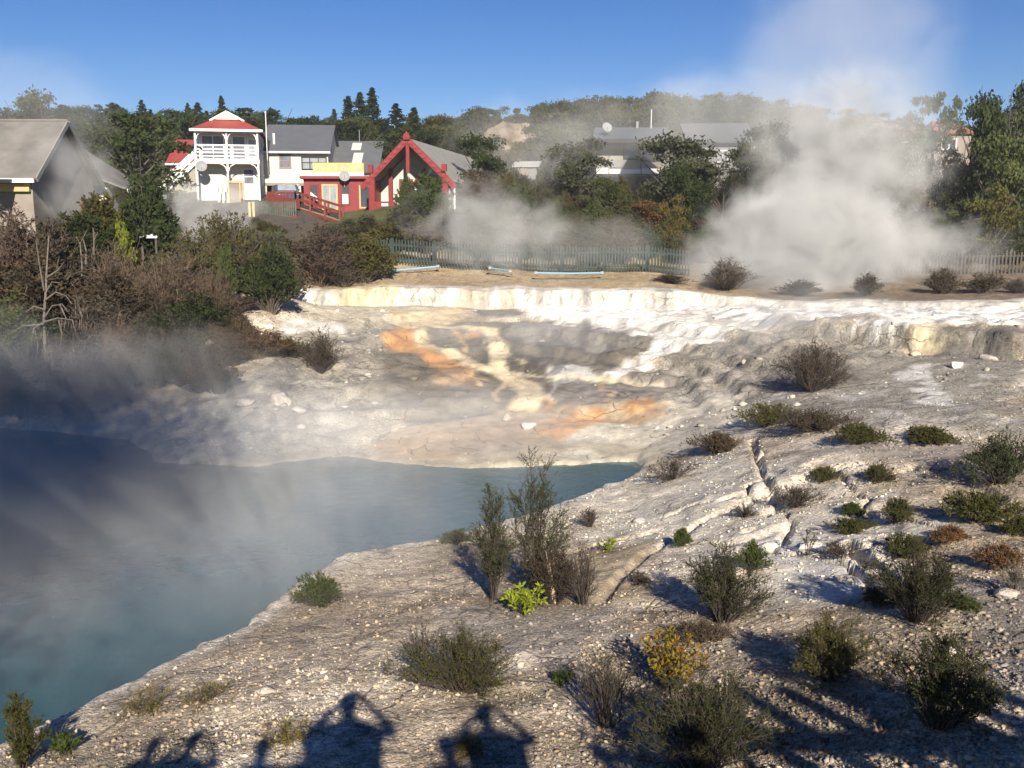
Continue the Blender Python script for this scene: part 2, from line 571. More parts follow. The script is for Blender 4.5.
put((0.34, 0.27, 0.18), region([(545, 560), (640, 545), (650, 600), (555, 605)], 0.25, 0.3, 217, 0.6), 0.5, 0.7)
# grey slope right, with white crumbs
put((0.27, 0.245, 0.205), region([(560, 400), (700, 340), (860, 335), (1030, 340), (1030, 440), (860, 430), (740, 420), (640, 400)], 1.0, 1.5, 220), 0.9)
put((0.46, 0.43, 0.39), sstep(0.12, 0.45, fbm(X, Y, 0.8, 4, 221)) * region([(640, 400), (760, 370), (1030, 360), (1030, 440), (740, 425)], 1.0, 1.0, 222), 0.9, 0.85)
put((0.115, 0.10, 0.09), region([(780, 350), (845, 345), (850, 380), (820, 395), (775, 390)], 0.6, 0.8, 223), 0.8, 0.7)
put((0.60, 0.58, 0.54), streak([(922, 368), (926, 385), (934, 404)], 0.55, 224, 0.8, 0.75), 0.5, 0.8)
# sandy flats beside the far end of the pool
put((0.50, 0.455, 0.375), region([(600, 405), (740, 395), (760, 425), (690, 445), (640, 462), (560, 462), (560, 440)], 0.5, 0.8, 230), 0.3)
put((0.36, 0.335, 0.29), region([(690, 420), (760, 430), (700, 450), (640, 455)], 0.3, 0.5, 231), 0.4, 0.7)
# grey bank left of the streams
put((0.27, 0.245, 0.205), region([(150, 470), (200, 400), (300, 330), (390, 320), (400, 400), (360, 470)], 1.0, 1.2, 240), 0.8)
put((0.36, 0.335, 0.285), region([(180, 420), (290, 380), (380, 400), (370, 470), (160, 470)], 0.7, 1.5, 241, 1.0), 0.7, 0.75)
put((0.16, 0.15, 0.14), sstep(0.1, 0.4, fbm(X, Y, 1.1, 4, 242)) * region([(200, 420), (300, 330), (480, 330), (470, 460), (330, 440)], 1.0, 1.0, 243), 0.8, 0.75)
put((0.48, 0.43, 0.33), region([(300, 292), (400, 300), (400, 325), (330, 330), (300, 310)], 0.5, 0.8, 244), 0.5, 0.75)
put((0.52, 0.50, 0.45), region([(290, 322), (345, 325), (345, 335), (285, 335)], 0.25, 0.3, 245), 0.3, 0.9)
# mud and grey pools on the slope
put((0.14, 0.124, 0.10), region([(400, 320), (560, 318), (650, 340), (640, 400), (520, 420), (430, 430), (380, 380)], 0.8, 1.0, 250), 0.25, 0.9)
put((0.235, 0.215, 0.185), region([(500, 322), (590, 322), (660, 345), (600, 352), (530, 345)], 0.5, 0.6, 251), 0.1, 0.9)
put((0.23, 0.205, 0.18), region([(560, 380), (680, 375), (660, 410), (560, 412)], 0.5, 0.6, 252), 0.1, 0.9)
put((0.11, 0.095, 0.085), region([(470, 305), (520, 303), (525, 316), (475, 318)], 0.4, 0.5, 253), 0.4, 0.9)
# white silica
put((0.78, 0.755, 0.70), region([(520, 300), (660, 288), (1040, 292), (1040, 330), (900, 328), (800, 318), (720, 335), (650, 372), (615, 378), (625, 362), (655, 345), (580, 325), (530, 316)], 0.5, 1.1, 260), 0.12)
put((0.62, 0.58, 0.51), region([(640, 318), (700, 305), (760, 325), (690, 345)], 0.4, 0.6, 261), 0.15, 0.5)
put((0.55, 0.50, 0.43), sstep(0.2, 0.5, fbm(X, Y, 1.2, 4, 262)) * region([(560, 300), (660, 296), (700, 330), (580, 330)], 0.5, 0.5, 263), 0.3, 0.7)
put((0.34, 0.32, 0.30), streak([(700, 318), (790, 322), (850, 318), (930, 320)], 0.5, 264), 0.3, 0.55)
put((0.70, 0.60, 0.38), streak([(925, 325), (945, 330), (940, 342), (925, 352)], 0.7, 265), 0.2, 0.6)
put((0.13, 0.12, 0.11), streak([(955, 342), (985, 345), (1024, 345), (1060, 345)], 0.9, 266, 0.7, 0.9), 0.6, 0.75)
put((0.70, 0.69, 0.66), region([(545, 365), (590, 368), (600, 382), (550, 384)], 0.3, 0.5, 267, 0.8), 0.1, 0.6)
# the lip and its foot
ly_ = lip_y(X)
lipm = sstep(-0.5, -0.1, Y - ly_) * (1 - sstep(1.2, 2.0, Y - ly_)) * sstep(-12.5, -11.3, X)
put((0.64, 0.61, 0.54), lipm, 0.05)
put((0.33, 0.31, 0.28), lipm * sstep(0.05, 0.3, fbm(X, Z * 0.4, 0.5, 4, 270)), 0.1, 0.7)
put((0.36, 0.34, 0.31), sstep(0.1, 0.4, fbm(X, Y, 0.9, 4, 274)) * region([(560, 300), (700, 292), (1040, 296), (1040, 328), (800, 318), (650, 350)], 0.4, 0.8, 275), 0.2, 0.75)
drip = sstep(0.05, 0.35, vnoise(X * 2.2, X * 0 + 3.0, 271) - 0.55) * lipm
put((0.45, 0.36, 0.25), drip * (1 - sstep(4, 9, X)), 0.05, 0.8)
put((0.72, 0.58, 0.33), sstep(0.0, 0.3, vnoise(X * 0.8, X * 0 + 8.0, 272) - 0.5) * lipm * (1 - sstep(-7, -3, X)), 0.05, 0.7)
# thin side runnels that branch off the streams
rr_ = random.Random(21)
for k_ in range(16):
    x0_, y0_ = rr_.choice([(430, 345), (450, 352), (470, 362), (492, 338), (498, 352), (500, 372), (515, 382), (528, 392), (440, 328), (560, 379), (600, 381)])
    x0_ += rr_.uniform(-6, 6)
    pts_ = [(x0_, y0_)]
    for j_ in range(rr_.randint(3, 5)):
        x0_ += rr_.uniform(-9, 13); y0_ += rr_.uniform(3, 9)
        pts_.append((x0_, y0_))
    put(rr_.choice([(0.58, 0.48, 0.31), (0.50, 0.36, 0.20), (0.44, 0.25, 0.11), (0.52, 0.49, 0.43)]), streak(pts_, rr_.uniform(0.10, 0.19), 500 + k_, 0.8, 0.06), 0.06, rr_.uniform(0.5, 0.85))
for k_ in range(12):      # wet dark runs on the grey mud
    x0_, y0_ = rr_.uniform(470, 650), rr_.uniform(322, 350)
    pts_ = [(x0_, y0_)]
    for j_ in range(4):
        x0_ += rr_.uniform(-14, 8); y0_ += rr_.uniform(5, 13)
        pts_.append((x0_, y0_))
    put((0.085, 0.075, 0.062), streak(pts_, rr_.uniform(0.15, 0.32), 540 + k_, 0.9, 0.12), 0.05, 0.6)
# mineral streams
put((0.66, 0.50, 0.25), region([(385, 312), (460, 300), (470, 312), (420, 330), (400, 330)], 0.4, 0.5, 280), 0.05, 0.55)
put((0.50, 0.25, 0.095), region([(381, 339), (396, 329), (412, 328), (424, 342), (436, 354), (456, 361), (462, 366), (440, 369), (418, 354), (384, 345)], 0.22, 0.16, 281, 0.8), 0.05, 0.9)
put((0.60, 0.50, 0.31), streak([(419, 322), (420, 333), (427, 346), (449, 352), (464, 359), (478, 366)], 0.45, 282, 1.2, 0.16), 0.05, 0.85)
put((0.60, 0.50, 0.32), streak([(419, 326), (440, 327), (467, 327), (490, 333), (499, 345), (496, 361), (499, 372)], 0.42, 283, 1.2, 0.16), 0.05, 0.9)
put((0.42, 0.235, 0.115), region([(452, 334), (478, 330), (490, 338), (462, 340)], 0.2, 0.2, 284), 0.05, 0.7)
put((0.60, 0.50, 0.32), streak([(461, 364), (478, 367), (494, 372), (511, 380)], 0.36, 288, 1.2, 0.12), 0.05, 0.9)
put((0.62, 0.51, 0.33), streak([(506, 377), (524, 386), (530, 393), (528, 402), (522, 414)], 0.62, 285, 1.2, 0.16), 0.05, 0.9)
put((0.62, 0.54, 0.38), streak([(500, 372), (560, 378), (600, 381), (660, 386)], 0.24, 286, 1.2, 0.1), 0.05, 0.8)
put((0.42, 0.27, 0.16), region([(430, 365), (470, 368), (480, 385), (440, 385)], 0.3, 0.4, 287), 0.2, 0.6)
# peach apron below the streams
put((0.37, 0.265, 0.17), region([(376, 446), (400, 432), (450, 421), (505, 412), (600, 407), (660, 404), (668, 416), (600, 424), (560, 440), (480, 447), (440, 472), (380, 472)], 0.3, 0.35, 290), 0.05, 0.95)
put((0.48, 0.385, 0.265), streak([(400, 436), (450, 425), (505, 416), (600, 411), (655, 408)], 0.45, 296, 1.5, 0.25), 0.05, 0.6)
put((0.48, 0.25, 0.10), region([(536, 438), (548, 424), (575, 415), (606, 411), (596, 422), (562, 442)], 0.22, 0.25, 291), 0.05, 0.8)
put((0.48, 0.27, 0.12), region([(625, 402), (645, 400), (650, 410), (630, 414)], 0.25, 0.3, 292), 0.05, 0.8)
put((0.22, 0.165, 0.115), region([(430, 440), (540, 428), (560, 442), (480, 460)], 0.4, 0.5, 293), 0.1, 0.6)
put((0.30, 0.255, 0.17), streak([(430, 470), (520, 452), (580, 445), (640, 452)], 0.5, 294), 0.1, 0.5)
# strip of dry ground behind the lip, bank soil, hill
bk = sstep(1.2, 2.2, Y - ly_) * (1 - sstep(54, 57, Y)) * sstep(-13, -11, X)
put((0.33, 0.25, 0.155), bk, 0.8, 0.9)
put((0.17, 0.13, 0.095), bk * sstep(10, 13, X), 0.8, 0.9)
put((0.07, 0.065, 0.03), sstep(54.5, 57.5, Y + 0.6 * n1), 0.3)
put((0.075, 0.10, 0.035), region([(340, 208), (375, 207), (380, 220), (340, 220)], 0.8, 0.6, 295), 0.1, 0.9)
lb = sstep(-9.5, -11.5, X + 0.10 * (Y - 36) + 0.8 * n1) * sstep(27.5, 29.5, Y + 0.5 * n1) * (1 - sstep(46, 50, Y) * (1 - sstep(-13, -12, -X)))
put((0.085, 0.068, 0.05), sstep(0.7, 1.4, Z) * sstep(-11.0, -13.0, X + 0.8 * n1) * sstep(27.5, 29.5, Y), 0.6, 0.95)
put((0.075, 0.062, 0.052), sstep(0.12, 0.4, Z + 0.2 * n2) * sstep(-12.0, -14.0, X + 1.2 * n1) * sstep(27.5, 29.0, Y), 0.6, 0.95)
# wet darker rim where ground meets water
sdp = poly_sd(X, Y, POOL)
put((0.30, 0.27, 0.21), sstep(-0.9, -0.1, sdp + 0.3 * n2) * sstep(23, 25, Y), 0.2, 0.5)
put((0.62, 0.56, 0.48), sstep(-0.45, -0.12, sdp + 0.2 * n2) * (1 - sstep(22, 24, Y)) * (1 - sstep(0.15, 0.4, sdp)), 0.9, 0.5)
slope_ = sstep(26, 30, Y) * (1 - sstep(49, 52, Y))
band = vnoise(Z * 9 + 0.8 * n1, 0.15 * X, 401) - 0.5
C = C * (1 + slope_ * (0.30 * band + 0.28 * fbm(X, Y, 0.45, 4, 402)))[..., None]
C = C * (1 + 0.26 * n4[..., None] + 0.16 * n2[..., None])
C = np.clip(C, 0.01, 0.86)

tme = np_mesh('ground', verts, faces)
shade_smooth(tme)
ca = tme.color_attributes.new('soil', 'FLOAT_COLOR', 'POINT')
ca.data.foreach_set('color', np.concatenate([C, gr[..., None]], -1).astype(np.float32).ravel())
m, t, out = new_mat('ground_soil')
at_ = N(t, 'Attribute', attribute_name='soil')
ge = N(t, 'NewGeometry')
v1 = N(t, 'TexVoronoi', i_Scale=16.0); v1.feature = 'F1'
v2 = N(t, 'TexVoronoi', i_Scale=42.0); v2.feature = 'F1'
nz = N(t, 'TexNoise', i_Scale=6.0, i_Detail=6.0, i_Roughness=0.65)
for q in (v1, v2, nz):
    t.links.new(ge.outputs['Position'], q.inputs['Vector'])
def mul(a, b):
    n = N(t, 'Math', operation='MULTIPLY')
    for i, s in enumerate((a, b)):
        if isinstance(s, (int, float)): n.inputs[i].default_value = s
        else: t.links.new(s, n.inputs[i])
    return n.outputs[0]
def add(a, b):
    n = N(t, 'Math', operation='ADD')
    for i, s in enumerate((a, b)):
        if isinstance(s, (int, float)): n.inputs[i].default_value = s
        else: t.links.new(s, n.inputs[i])
    return n.outputs[0]
sx1 = N(t, 'SeparateColor'); t.links.new(v1.outputs['Color'], sx1.inputs[0])
sx2 = N(t, 'SeparateColor'); t.links.new(v2.outputs['Color'], sx2.inputs[0])
# per-stone brightness, noise mottling
stone = add(mul(add(sx1.outputs[0], -0.5), 0.55), mul(add(sx2.outputs[0], -0.5), 0.75))
nz2 = N(t, 'TexNoise', i_Scale=2.2, i_Detail=8.0, i_Roughness=0.72); t.links.new(ge.outputs['Position'], nz2.inputs['Vector'])
mott = add(mul(add(nz.outputs['Fac'], -0.5), 0.7), mul(add(nz2.outputs['Fac'], -0.5), 1.1))
fac = add(1.0, add(mul(stone, at_.outputs['Alpha']), mott))
sc = N(t, 'VectorMath', operation='SCALE')
t.links.new(at_.outputs['Color'], sc.inputs[0]); t.links.new(fac, sc.inputs['Scale'])
# fine cracks that break the crust into plates, here and there
cz = N(t, 'TexNoise', i_Scale=0.9, i_Detail=3.0); t.links.new(ge.outputs['Position'], cz.inputs['Vector'])
cm_ = N(t, 'VectorMath', operation='MULTIPLY_ADD'); cm_.inputs[1].default_value = (0.9, 0.9, 0.9)
t.links.new(cz.outputs['Color'], cm_.inputs[0]); t.links.new(ge.outputs['Position'], cm_.inputs[2])
vc = N(t, 'TexVoronoi', i_Scale=1.15); vc.feature = 'DISTANCE_TO_EDGE'; t.links.new(cm_.outputs[0], vc.inputs['Vector'])
ck = N(t, 'MapRange', interpolation_type='SMOOTHSTEP'); ck.inputs['From Min'].default_value = 0.0; ck.inputs['From Max'].default_value = 0.035
t.links.new(vc.outputs['Distance'], ck.inputs['Value'])
cmask = N(t, 'MapRange', interpolation_type='SMOOTHSTEP'); cmask.inputs['From Min'].default_value = 0.46; cmask.inputs['From Max'].default_value = 0.6
t.links.new(cz.outputs['Fac'], cmask.inputs['Value'])
ckm = add(1.0, mul(mul(add(ck.outputs[0], -1.0), cmask.outputs[0]), 0.55))
# dribbles down steep faces
dm = N(t, 'VectorMath', operation='MULTIPLY'); dm.inputs[1].default_value = (3.2, 3.2, 0.35)
t.links.new(ge.outputs['Position'], dm.inputs[0])
dz = N(t, 'TexNoise', i_Scale=1.0, i_Detail=4.0, i_Roughness=0.6); t.links.new(dm.outputs[0], dz.inputs['Vector'])
sn_ = N(t, 'SeparateXYZ'); t.links.new(ge.outputs['Normal'], sn_.inputs[0])
stp = N(t, 'MapRange'); stp.inputs['From Min'].default_value = 0.93; stp.inputs['From Max'].default_value = 0.6
t.links.new(sn_.outputs[2], stp.inputs['Value'])
drb = add(1.0, mul(mul(add(dz.outputs['Fac'], -0.55), 2.6), stp.outputs[0]))
sc2 = N(t, 'VectorMath', operation='SCALE'); t.links.new(sc.outputs[0], sc2.inputs[0]); t.links.new(mul(ckm, drb), sc2.inputs['Scale'])
sc = sc2
p = N(t, 'BsdfPrincipled'); p.inputs['Roughness'].default_value = 0.9; p.inputs['Specular IOR Level'].default_value = 0.3
wet = N(t, 'MapRange'); wet.inputs['From Min'].default_value = 0.03; wet.inputs['From Max'].default_value = 0.3; wet.inputs['To Min'].default_value = 0.42; wet.inputs['To Max'].default_value = 0.95
t.links.new(at_.outputs['Alpha'], wet.inputs['Value']); t.links.new(wet.outputs[0], p.inputs['Roughness'])
t.links.new(sc.outputs[0], p.inputs['Base Color'])
hgt0 = mul(ckm, 0.9)
hgt = add(hgt0, add(mul(add(mul(v1.outputs['Distance'], -0.6), mul(v2.outputs['Distance'], -0.45)), at_.outputs['Alpha']), add(mul(nz.outputs['Fac'], 0.8), mul(nz2.outputs['Fac'], 0.9))))
b = N(t, 'Bump', i_Strength=0.5, i_Distance=0.05)
t.links.new(hgt, b.inputs['Height']); t.links.new(b.outputs[0], p.inputs['Normal'])
t.links.new(p.outputs[0], out.inputs['Surface'])
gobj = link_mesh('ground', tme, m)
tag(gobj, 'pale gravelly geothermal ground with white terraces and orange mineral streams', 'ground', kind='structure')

# ------------------------------------------------------------------ water
m, t, out = new_mat('pool_water')
p = N(t, 'BsdfPrincipled')
p.inputs['Base Color'].default_value = (0.022, 0.068, 0.080, 1)
p.inputs['Roughness'].default_value = 0.12
p.inputs['IOR'].default_value = 1.33
ge = N(t, 'NewGeometry')
nz = N(t, 'TexNoise', i_Scale=3.0, i_Detail=3.0)
t.links.new(ge.outputs['Position'], nz.inputs['Vector'])
b = N(t, 'Bump', i_Strength=0.25, i_Distance=0.04)
t.links.new(nz.outputs['Fac'], b.inputs['Height']); t.links.new(b.outputs[0], p.inputs['Normal'])
t.links.new(p.outputs[0], out.inputs['Surface'])
wme = np_mesh('water', np.array([(-30, 5, 0), (8, 5, 0), (8, 32, 0), (-30, 32, 0)], float), np.array([[0, 1, 2, 3]]))
tag(link_mesh('water', wme, m), 'steaming blue green hot spring pool', 'water', kind='structure')
# ------------------------------------------------------------------ plant shapes
def rframe(n, rng):
    a = rng.normal(size=(n, 3)); a /= np.linalg.norm(a, axis=1)[:, None]
    b = rng.normal(size=(n, 3)); b -= (a * b).sum(1)[:, None] * a
    b /= np.linalg.norm(b, axis=1)[:, None]
    return a, b

def leaf_quads(c, size, rng, aspect=0.6):
    """leaf-spray faces with random facing around given centres"""
    n = len(c)
    u, v = rframe(n, rng)
    s = (size * rng.uniform(0.6, 1.3, n))[:, None]
    u, v = u * s, v * s * aspect
    q = np.stack([c - u, c - v * rng.uniform(0.5, 1.0, (n, 1)), c + u, c + v * rng.uniform(0.5, 1.0, (n, 1))], 1)
    return q.reshape(-1, 3), np.arange(4 * n).reshape(-1, 4)

def blades(base, d, ln, wd, rng):
    """narrow leaves growing from base along d"""
    n = len(base)
    d = d / np.maximum(np.linalg.norm(d, axis=1), 1e-9)[:, None]
    r = rng.normal(size=(n, 3))
    s = np.cross(d, r); s /= np.maximum(np.linalg.norm(s, axis=1), 1e-9)[:, None]
    L = (ln * rng.uniform(0.6, 1.35, n))[:, None]; W = (wd * rng.uniform(0.7, 1.3, n))[:, None]
    q = np.stack([base, base + d * L * 0.5 + s * W * 0.5, base + d * L, base + d * L * 0.5 - s * W * 0.5], 1)
    return q.reshape(-1, 3), np.arange(4 * n).reshape(-1, 4)

def tubes(P, rad, sides=3):
    """P (n, k, 3) polylines, rad (n, k): closed-looking thin tubes in one go"""
    n, k, _ = P.shape
    T = np.empty_like(P)
    T[:, 1:-1] = P[:, 2:] - P[:, :-2]; T[:, 0] = P[:, 1] - P[:, 0]; T[:, -1] = P[:, -1] - P[:, -2]
    T /= np.maximum(np.linalg.norm(T, axis=2), 1e-9)[..., None]
    up = np.where(np.abs(T[..., 2:3]) < 0.9, np.array([0, 0, 1.0]), np.array([1.0, 0, 0]))
    s = np.cross(T, up); s /= np.maximum(np.linalg.norm(s, axis=2), 1e-9)[..., None]
    u = np.cross(s, T)
    a = np.arange(sides) * 2 * math.pi / sides
    V = P[:, :, None] + rad[:, :, None, None] * (np.cos(a)[None, None, :, None] * s[:, :, None] + np.sin(a)[None, None, :, None] * u[:, :, None])
    ids = np.arange(n * k * sides).reshape(n, k, sides)
    i2 = np.roll(ids, -1, axis=2)
    F = np.stack([ids[:, :-1], i2[:, :-1], i2[:, 1:], ids[:, 1:]], -1).reshape(-1, 4)
    return V.reshape(-1, 3), F

def join(parts):
    vs, fs, b = [], [], 0
    for v, f in parts:
        vs.append(v); fs.append(f + b); b += len(v)
    return np.concatenate(vs), np.concatenate(fs)

# --- trees, unit height
def crown_points(seed, kind):
    rng = np.random.default_rng(seed)
    pts = []
    if kind == 'conifer':
        n = 30
        for i in range(n):
            z = 0.14 + 0.86 * (i / (n - 1)) ** 0.9
            r = 0.235 * (1 - z) ** 0.8 * rng.uniform(0.6, 1.25) + 0.004
            for b in range(rng.integers(6, 10)):
                a = rng.uniform(0, 6.28)
                m = 14
                tt_ = rng.uniform(0.15, 1, m) ** 0.7
                rr = r * rng.uniform(0.45, 1.25)
                p = np.stack([np.cos(a) * rr * tt_, np.sin(a) * rr * tt_, z - 0.055 * tt_ * (r / 0.16) + rng.normal(0, 0.006, m)], 1)
                pts.append(p + rng.normal(0, 0.007, p.shape))
        return np.concatenate(pts), 0.016
    lob = []
    if kind == 'round':
        for i in range(18):
            a = rng.uniform(0, 6.28); r = 0.36 * math.sqrt(rng.uniform(0, 1)); z = rng.uniform(0.12, 0.88)
            r *= math.sqrt(max(0.15, 1 - ((z - 0.45) / 0.5) ** 2))
            lob.append((np.array([r * math.cos(a), r * math.sin(a), z]), rng.uniform(0.11, 0.19)))
        sz = 0.024
    elif kind == 'open':
        for i in range(12):
            a = rng.uniform(0, 6.28); r = 0.42 * math.sqrt(rng.uniform(0.05, 1)); z = rng.uniform(0.45, 0.93) - 0.2 * (r / 0.42) ** 2
            lob.append((np.array([r * math.cos(a), r * math.sin(a), z]), rng.uniform(0.075, 0.125)))
        sz = 0.02
    elif kind == 'column':
        for i in range(11):
            a = rng.uniform(0, 6.28); z = 0.2 + 0.75 * i / 10; r = 0.13 * rng.uniform(0.2, 1) * (1.05 - z * 0.7)
            lob.append((np.array([r * math.cos(a), r * math.sin(a), z]), rng.uniform(0.09, 0.15) * (1.2 - 0.7 * z)))
        sz = 0.02
    for c, r in lob:
        for k in range(15):
            d = rng.normal(size=3); d /= np.linalg.norm(d); d[2] = abs(d[2]) * 0.9 - 0.25
            cc = c + d * r * np.array([1.1, 1.1, 0.8]) * rng.uniform(0.55, 1.12)
            m = rng.integers(12, 22)
            pts.append(cc + rng.normal(0, 1, (m, 3)) * np.array([0.034, 0.034, 0.022]) * (r / 0.14))
    return np.concatenate(pts), sz

def trunk_mesh(seed, kind):
    rng = np.random.default_rng(seed)
    top = 0.93 if kind == 'conifer' else 0.62
    k = 6
    z = np.linspace(-0.03, top, k)
    wob = 0.0 if kind == 'conifer' else 0.6
    P = [np.stack([rng.normal(0, 0.012, k).cumsum() * wob, rng.normal(0, 0.012, k).cumsum() * wob, z], 1)]
    rr = [np.linspace(0.022, 0.006, k)]
    if kind != 'conifer':
        for i in range(9):
            z0 = rng.uniform(0.15, 0.5); a = rng.uniform(0, 6.28); L = rng.uniform(0.18, 0.36)
            s = np.linspace(0, 1, k)
            P.append(np.stack([np.cos(a) * L * s, np.sin(a) * L * s, z0 + L * (0.9 * s + 0.25 * s * s)], 1))
            rr.append(np.linspace(0.011, 0.003, k))
    return tubes(np.array(P), np.array(rr), 6)

bark = mat('bark', (0.10, 0.085, 0.07), 0.9, 0.3, 8.0)
twig_pale = mat('dead_twig', (0.15, 0.13, 0.108), 0.9, 0.3, 8.0)
twig_dark = mat('dark_twig', (0.065, 0.05, 0.042), 0.9, 0.3, 8.0)
twig_tan = mat('tan_twig', (0.125, 0.088, 0.062), 0.9, 0.3, 6.0)
LEAF = {
    'dark': leaf_mat('dark_evergreen_leaf', (0.024, 0.035, 0.015), (0.054, 0.070, 0.026), 0.2, 5.0),
    'mid': leaf_mat('mid_green_leaf', (0.048, 0.064, 0.024), (0.098, 0.112, 0.042), 0.25, 5.0),
    'grey': leaf_mat('grey_green_leaf', (0.055, 0.064, 0.036), (0.105, 0.112, 0.062), 0.25, 5.0),
    'conifer': leaf_mat('conifer_needles', (0.020, 0.032, 0.018), (0.042, 0.056, 0.028), 0.15, 6.0),
    'olive': leaf_mat('olive_leaf', (0.060, 0.062, 0.018), (0.125, 0.110, 0.036), 0.3, 5.0),
    'gold': leaf_mat('golden_leaf', (0.13, 0.11, 0.03), (0.22, 0.17, 0.05), 0.3, 5.0),
    'rust': leaf_mat('rusty_leaf', (0.10, 0.055, 0.028), (0.19, 0.105, 0.05), 0.25, 5.0),
    'mauve': leaf_mat('dry_pinkish_leaf', (0.080, 0.056, 0.045), (0.14, 0.105, 0.085), 0.25, 4.0),
    'brown': leaf_mat('dry_brown_leaf', (0.055, 0.042, 0.028), (0.11, 0.085, 0.055), 0.2, 5.0),
    'bright': leaf_mat('bright_yellow_green_leaf', (0.17, 0.22, 0.02), (0.36, 0.40, 0.045), 0.4, 9.0, 0.1),
    'fresh': leaf_mat('fresh_green_leaf', (0.048, 0.075, 0.02), (0.105, 0.135, 0.042), 0.35, 6.0, 0.15),
    'flame': leaf_mat('yellow_and_orange_leaf', (0.24, 0.085, 0.018), (0.25, 0.24, 0.035), 0.35, 9.0, 0.1),
    'kanuka': leaf_mat('greyish_heath_leaf', (0.038, 0.048, 0.019), (0.084, 0.092, 0.040), 0.25, 6.0, 0.15),
    'heath': leaf_mat('brown_green_heath_leaf', (0.046, 0.054, 0.014), (0.105, 0.100, 0.033), 0.25, 4.0, 0.15),
    'airy': leaf_mat('dark_heath_leaf', (0.021, 0.027, 0.011), (0.054, 0.058, 0.022), 0.2, 6.0, 0.15),
    'white': leaf_mat('white_blossom', (0.55, 0.55, 0.50), (0.75, 0.75, 0.70), 0.2, 6.0, 0.1),
}
_tree_tpl = {}
def tree_tpl(kind, leaf, var):
    key = (kind, leaf, var)
    if key not in _tree_tpl:
        rng = np.random.default_rng(900 + var)
        pts, sz = crown_points(40 + var * 7 + {'round': 0, 'open': 100, 'conifer': 200, 'column': 300}[kind], kind)
        cm = np_mesh('crown', *leaf_quads(pts, sz, rng, 0.65)); cm.materials.append(LEAF[leaf])
        tm = np_mesh('trunk', *trunk_mesh(60 + var, kind)); tm.materials.append(bark)
        _tree_tpl[key] = (cm, tm)
    return _tree_tpl[key]

def tree(name, kind, leaf, loc, h, wid, label, group=None, var=None, cat='tree'):
    """h height in metres, wid crown width in metres"""
    if var is None: var = rnd.randrange(4)
    cm, tm = tree_tpl(kind, leaf, var)
    basew = {'round': 0.95, 'open': 0.98, 'conifer': 0.34, 'column': 0.5}[kind]
    s = wid / basew
    r = empty(name, loc, rnd.uniform(0, 6.28), (s, s, h))
    tag(r, label, cat, group)
    link_mesh('crown', cm, None, r)
    link_mesh('trunk', tm, None, r)
    return r

# --- bushes
def bush_parts(seed, h, wid, stems=40, sides=9, leaves=9, ll=0.03, lw=0.008, flat=0.55, srad=0.004, upright=0.0, spread_leaf=0.9, droop=0.0, bare=0.0):
    """branching shrub: (stem verts, faces), (leaf verts, faces)"""
    rng = np.random.default_rng(seed)
    a = rng.uniform(0, 2 * math.pi, stems)
    q = np.sqrt(rng.uniform(0, 1, stems))
    lobew = 0.8 + 0.28 * np.sin(a * 2 + rng.uniform(0, 6)) + 0.18 * np.sin(a * 3 + rng.uniform(0, 6))
    rt = wid / 2 * q * (1 - upright * 0.6) * lobew
    zt = h * (1 - flat * q ** 2) * rng.uniform(0.62, 1.0, stems) - droop * h * q
    k = 6
    s = np.linspace(0, 1, k)
    ra = (0.10 * rt)[:, None] + rt[:, None] * 0.9 * s[None] ** (0.8 + 0.6 * upright)
    zz = zt[:, None] * np.sin(s[None] * math.pi / 2 * 0.98) ** 0.9 if droop == 0 else zt[:, None] * s[None] + 0.5 * h * np.sin(s[None] * math.pi)
    P = np.stack([np.cos(a)[:, None] * ra, np.sin(a)[:, None] * ra, zz], -1)
    P[:, 1:] += rng.normal(0, 0.02 * wid, (stems, k - 1, 3)) * np.array([1, 1, 0.5])
    P[:, 0, 2] -= 0.04
    rad = srad * np.linspace(1.4, 0.45, k)[None] * rng.uniform(0.7, 1.3, (stems, 1))
    ST = [tubes(P, rad, 4)]
    # side shoots
    t = rng.uniform(0.22, 0.98, (stems, sides))
    fi = np.clip(t * (k - 1), 0, k - 1.001); i0 = fi.astype(int); fr = (fi - i0)[..., None]
    ii = np.arange(stems)[:, None]
    B = (P[ii, i0] * (1 - fr) + P[ii, i0 + 1] * fr).reshape(-1, 3)
    D = (P[ii, i0 + 1] - P[ii, i0]).reshape(-1, 3)
    D /= np.maximum(np.linalg.norm(D, axis=1), 1e-9)[:, None]
    rv = rng.normal(size=D.shape); rv /= np.linalg.norm(rv, axis=1)[:, None]
    D2 = D + 0.95 * rv + np.array([0, 0, 0.25]); D2 /= np.linalg.norm(D2, axis=1)[:, None]
    L = (0.20 * (h + wid) / 2 * rng.uniform(0.4, 1.2, len(B)) * (1.15 - 0.6 * t.ravel()))[:, None]
    P2 = np.stack([B, B + D2 * L * 0.5 + rng.normal(0, 0.02, B.shape) * L, B + D2 * L + np.array([0, 0, 0.12]) * L], 1)
    ST.append(tubes(P2, np.tile(np.array([[0.55, 0.4, 0.2]]) * srad, (len(B), 1)), 3))
    # leaves on the shoots
    keep = rng.uniform(0, 1, len(B)) >= bare
    if leaves and keep.any():
        Bk, Lk, Dk = P2[keep], L[keep], D2[keep]
        tl = rng.uniform(0.15, 1.05, (len(Bk), leaves, 1))
        pos = (Bk[:, 0:1] * (1 - tl) + Bk[:, 2:3] * tl).reshape(-1, 3)
        dd = np.repeat(Dk, leaves, 0) + spread_leaf * rng.normal(0, 0.7, (len(pos), 3))
        LV = blades(pos, dd, ll, lw, rng)
    else:
        LV = None
    return join(ST), LV

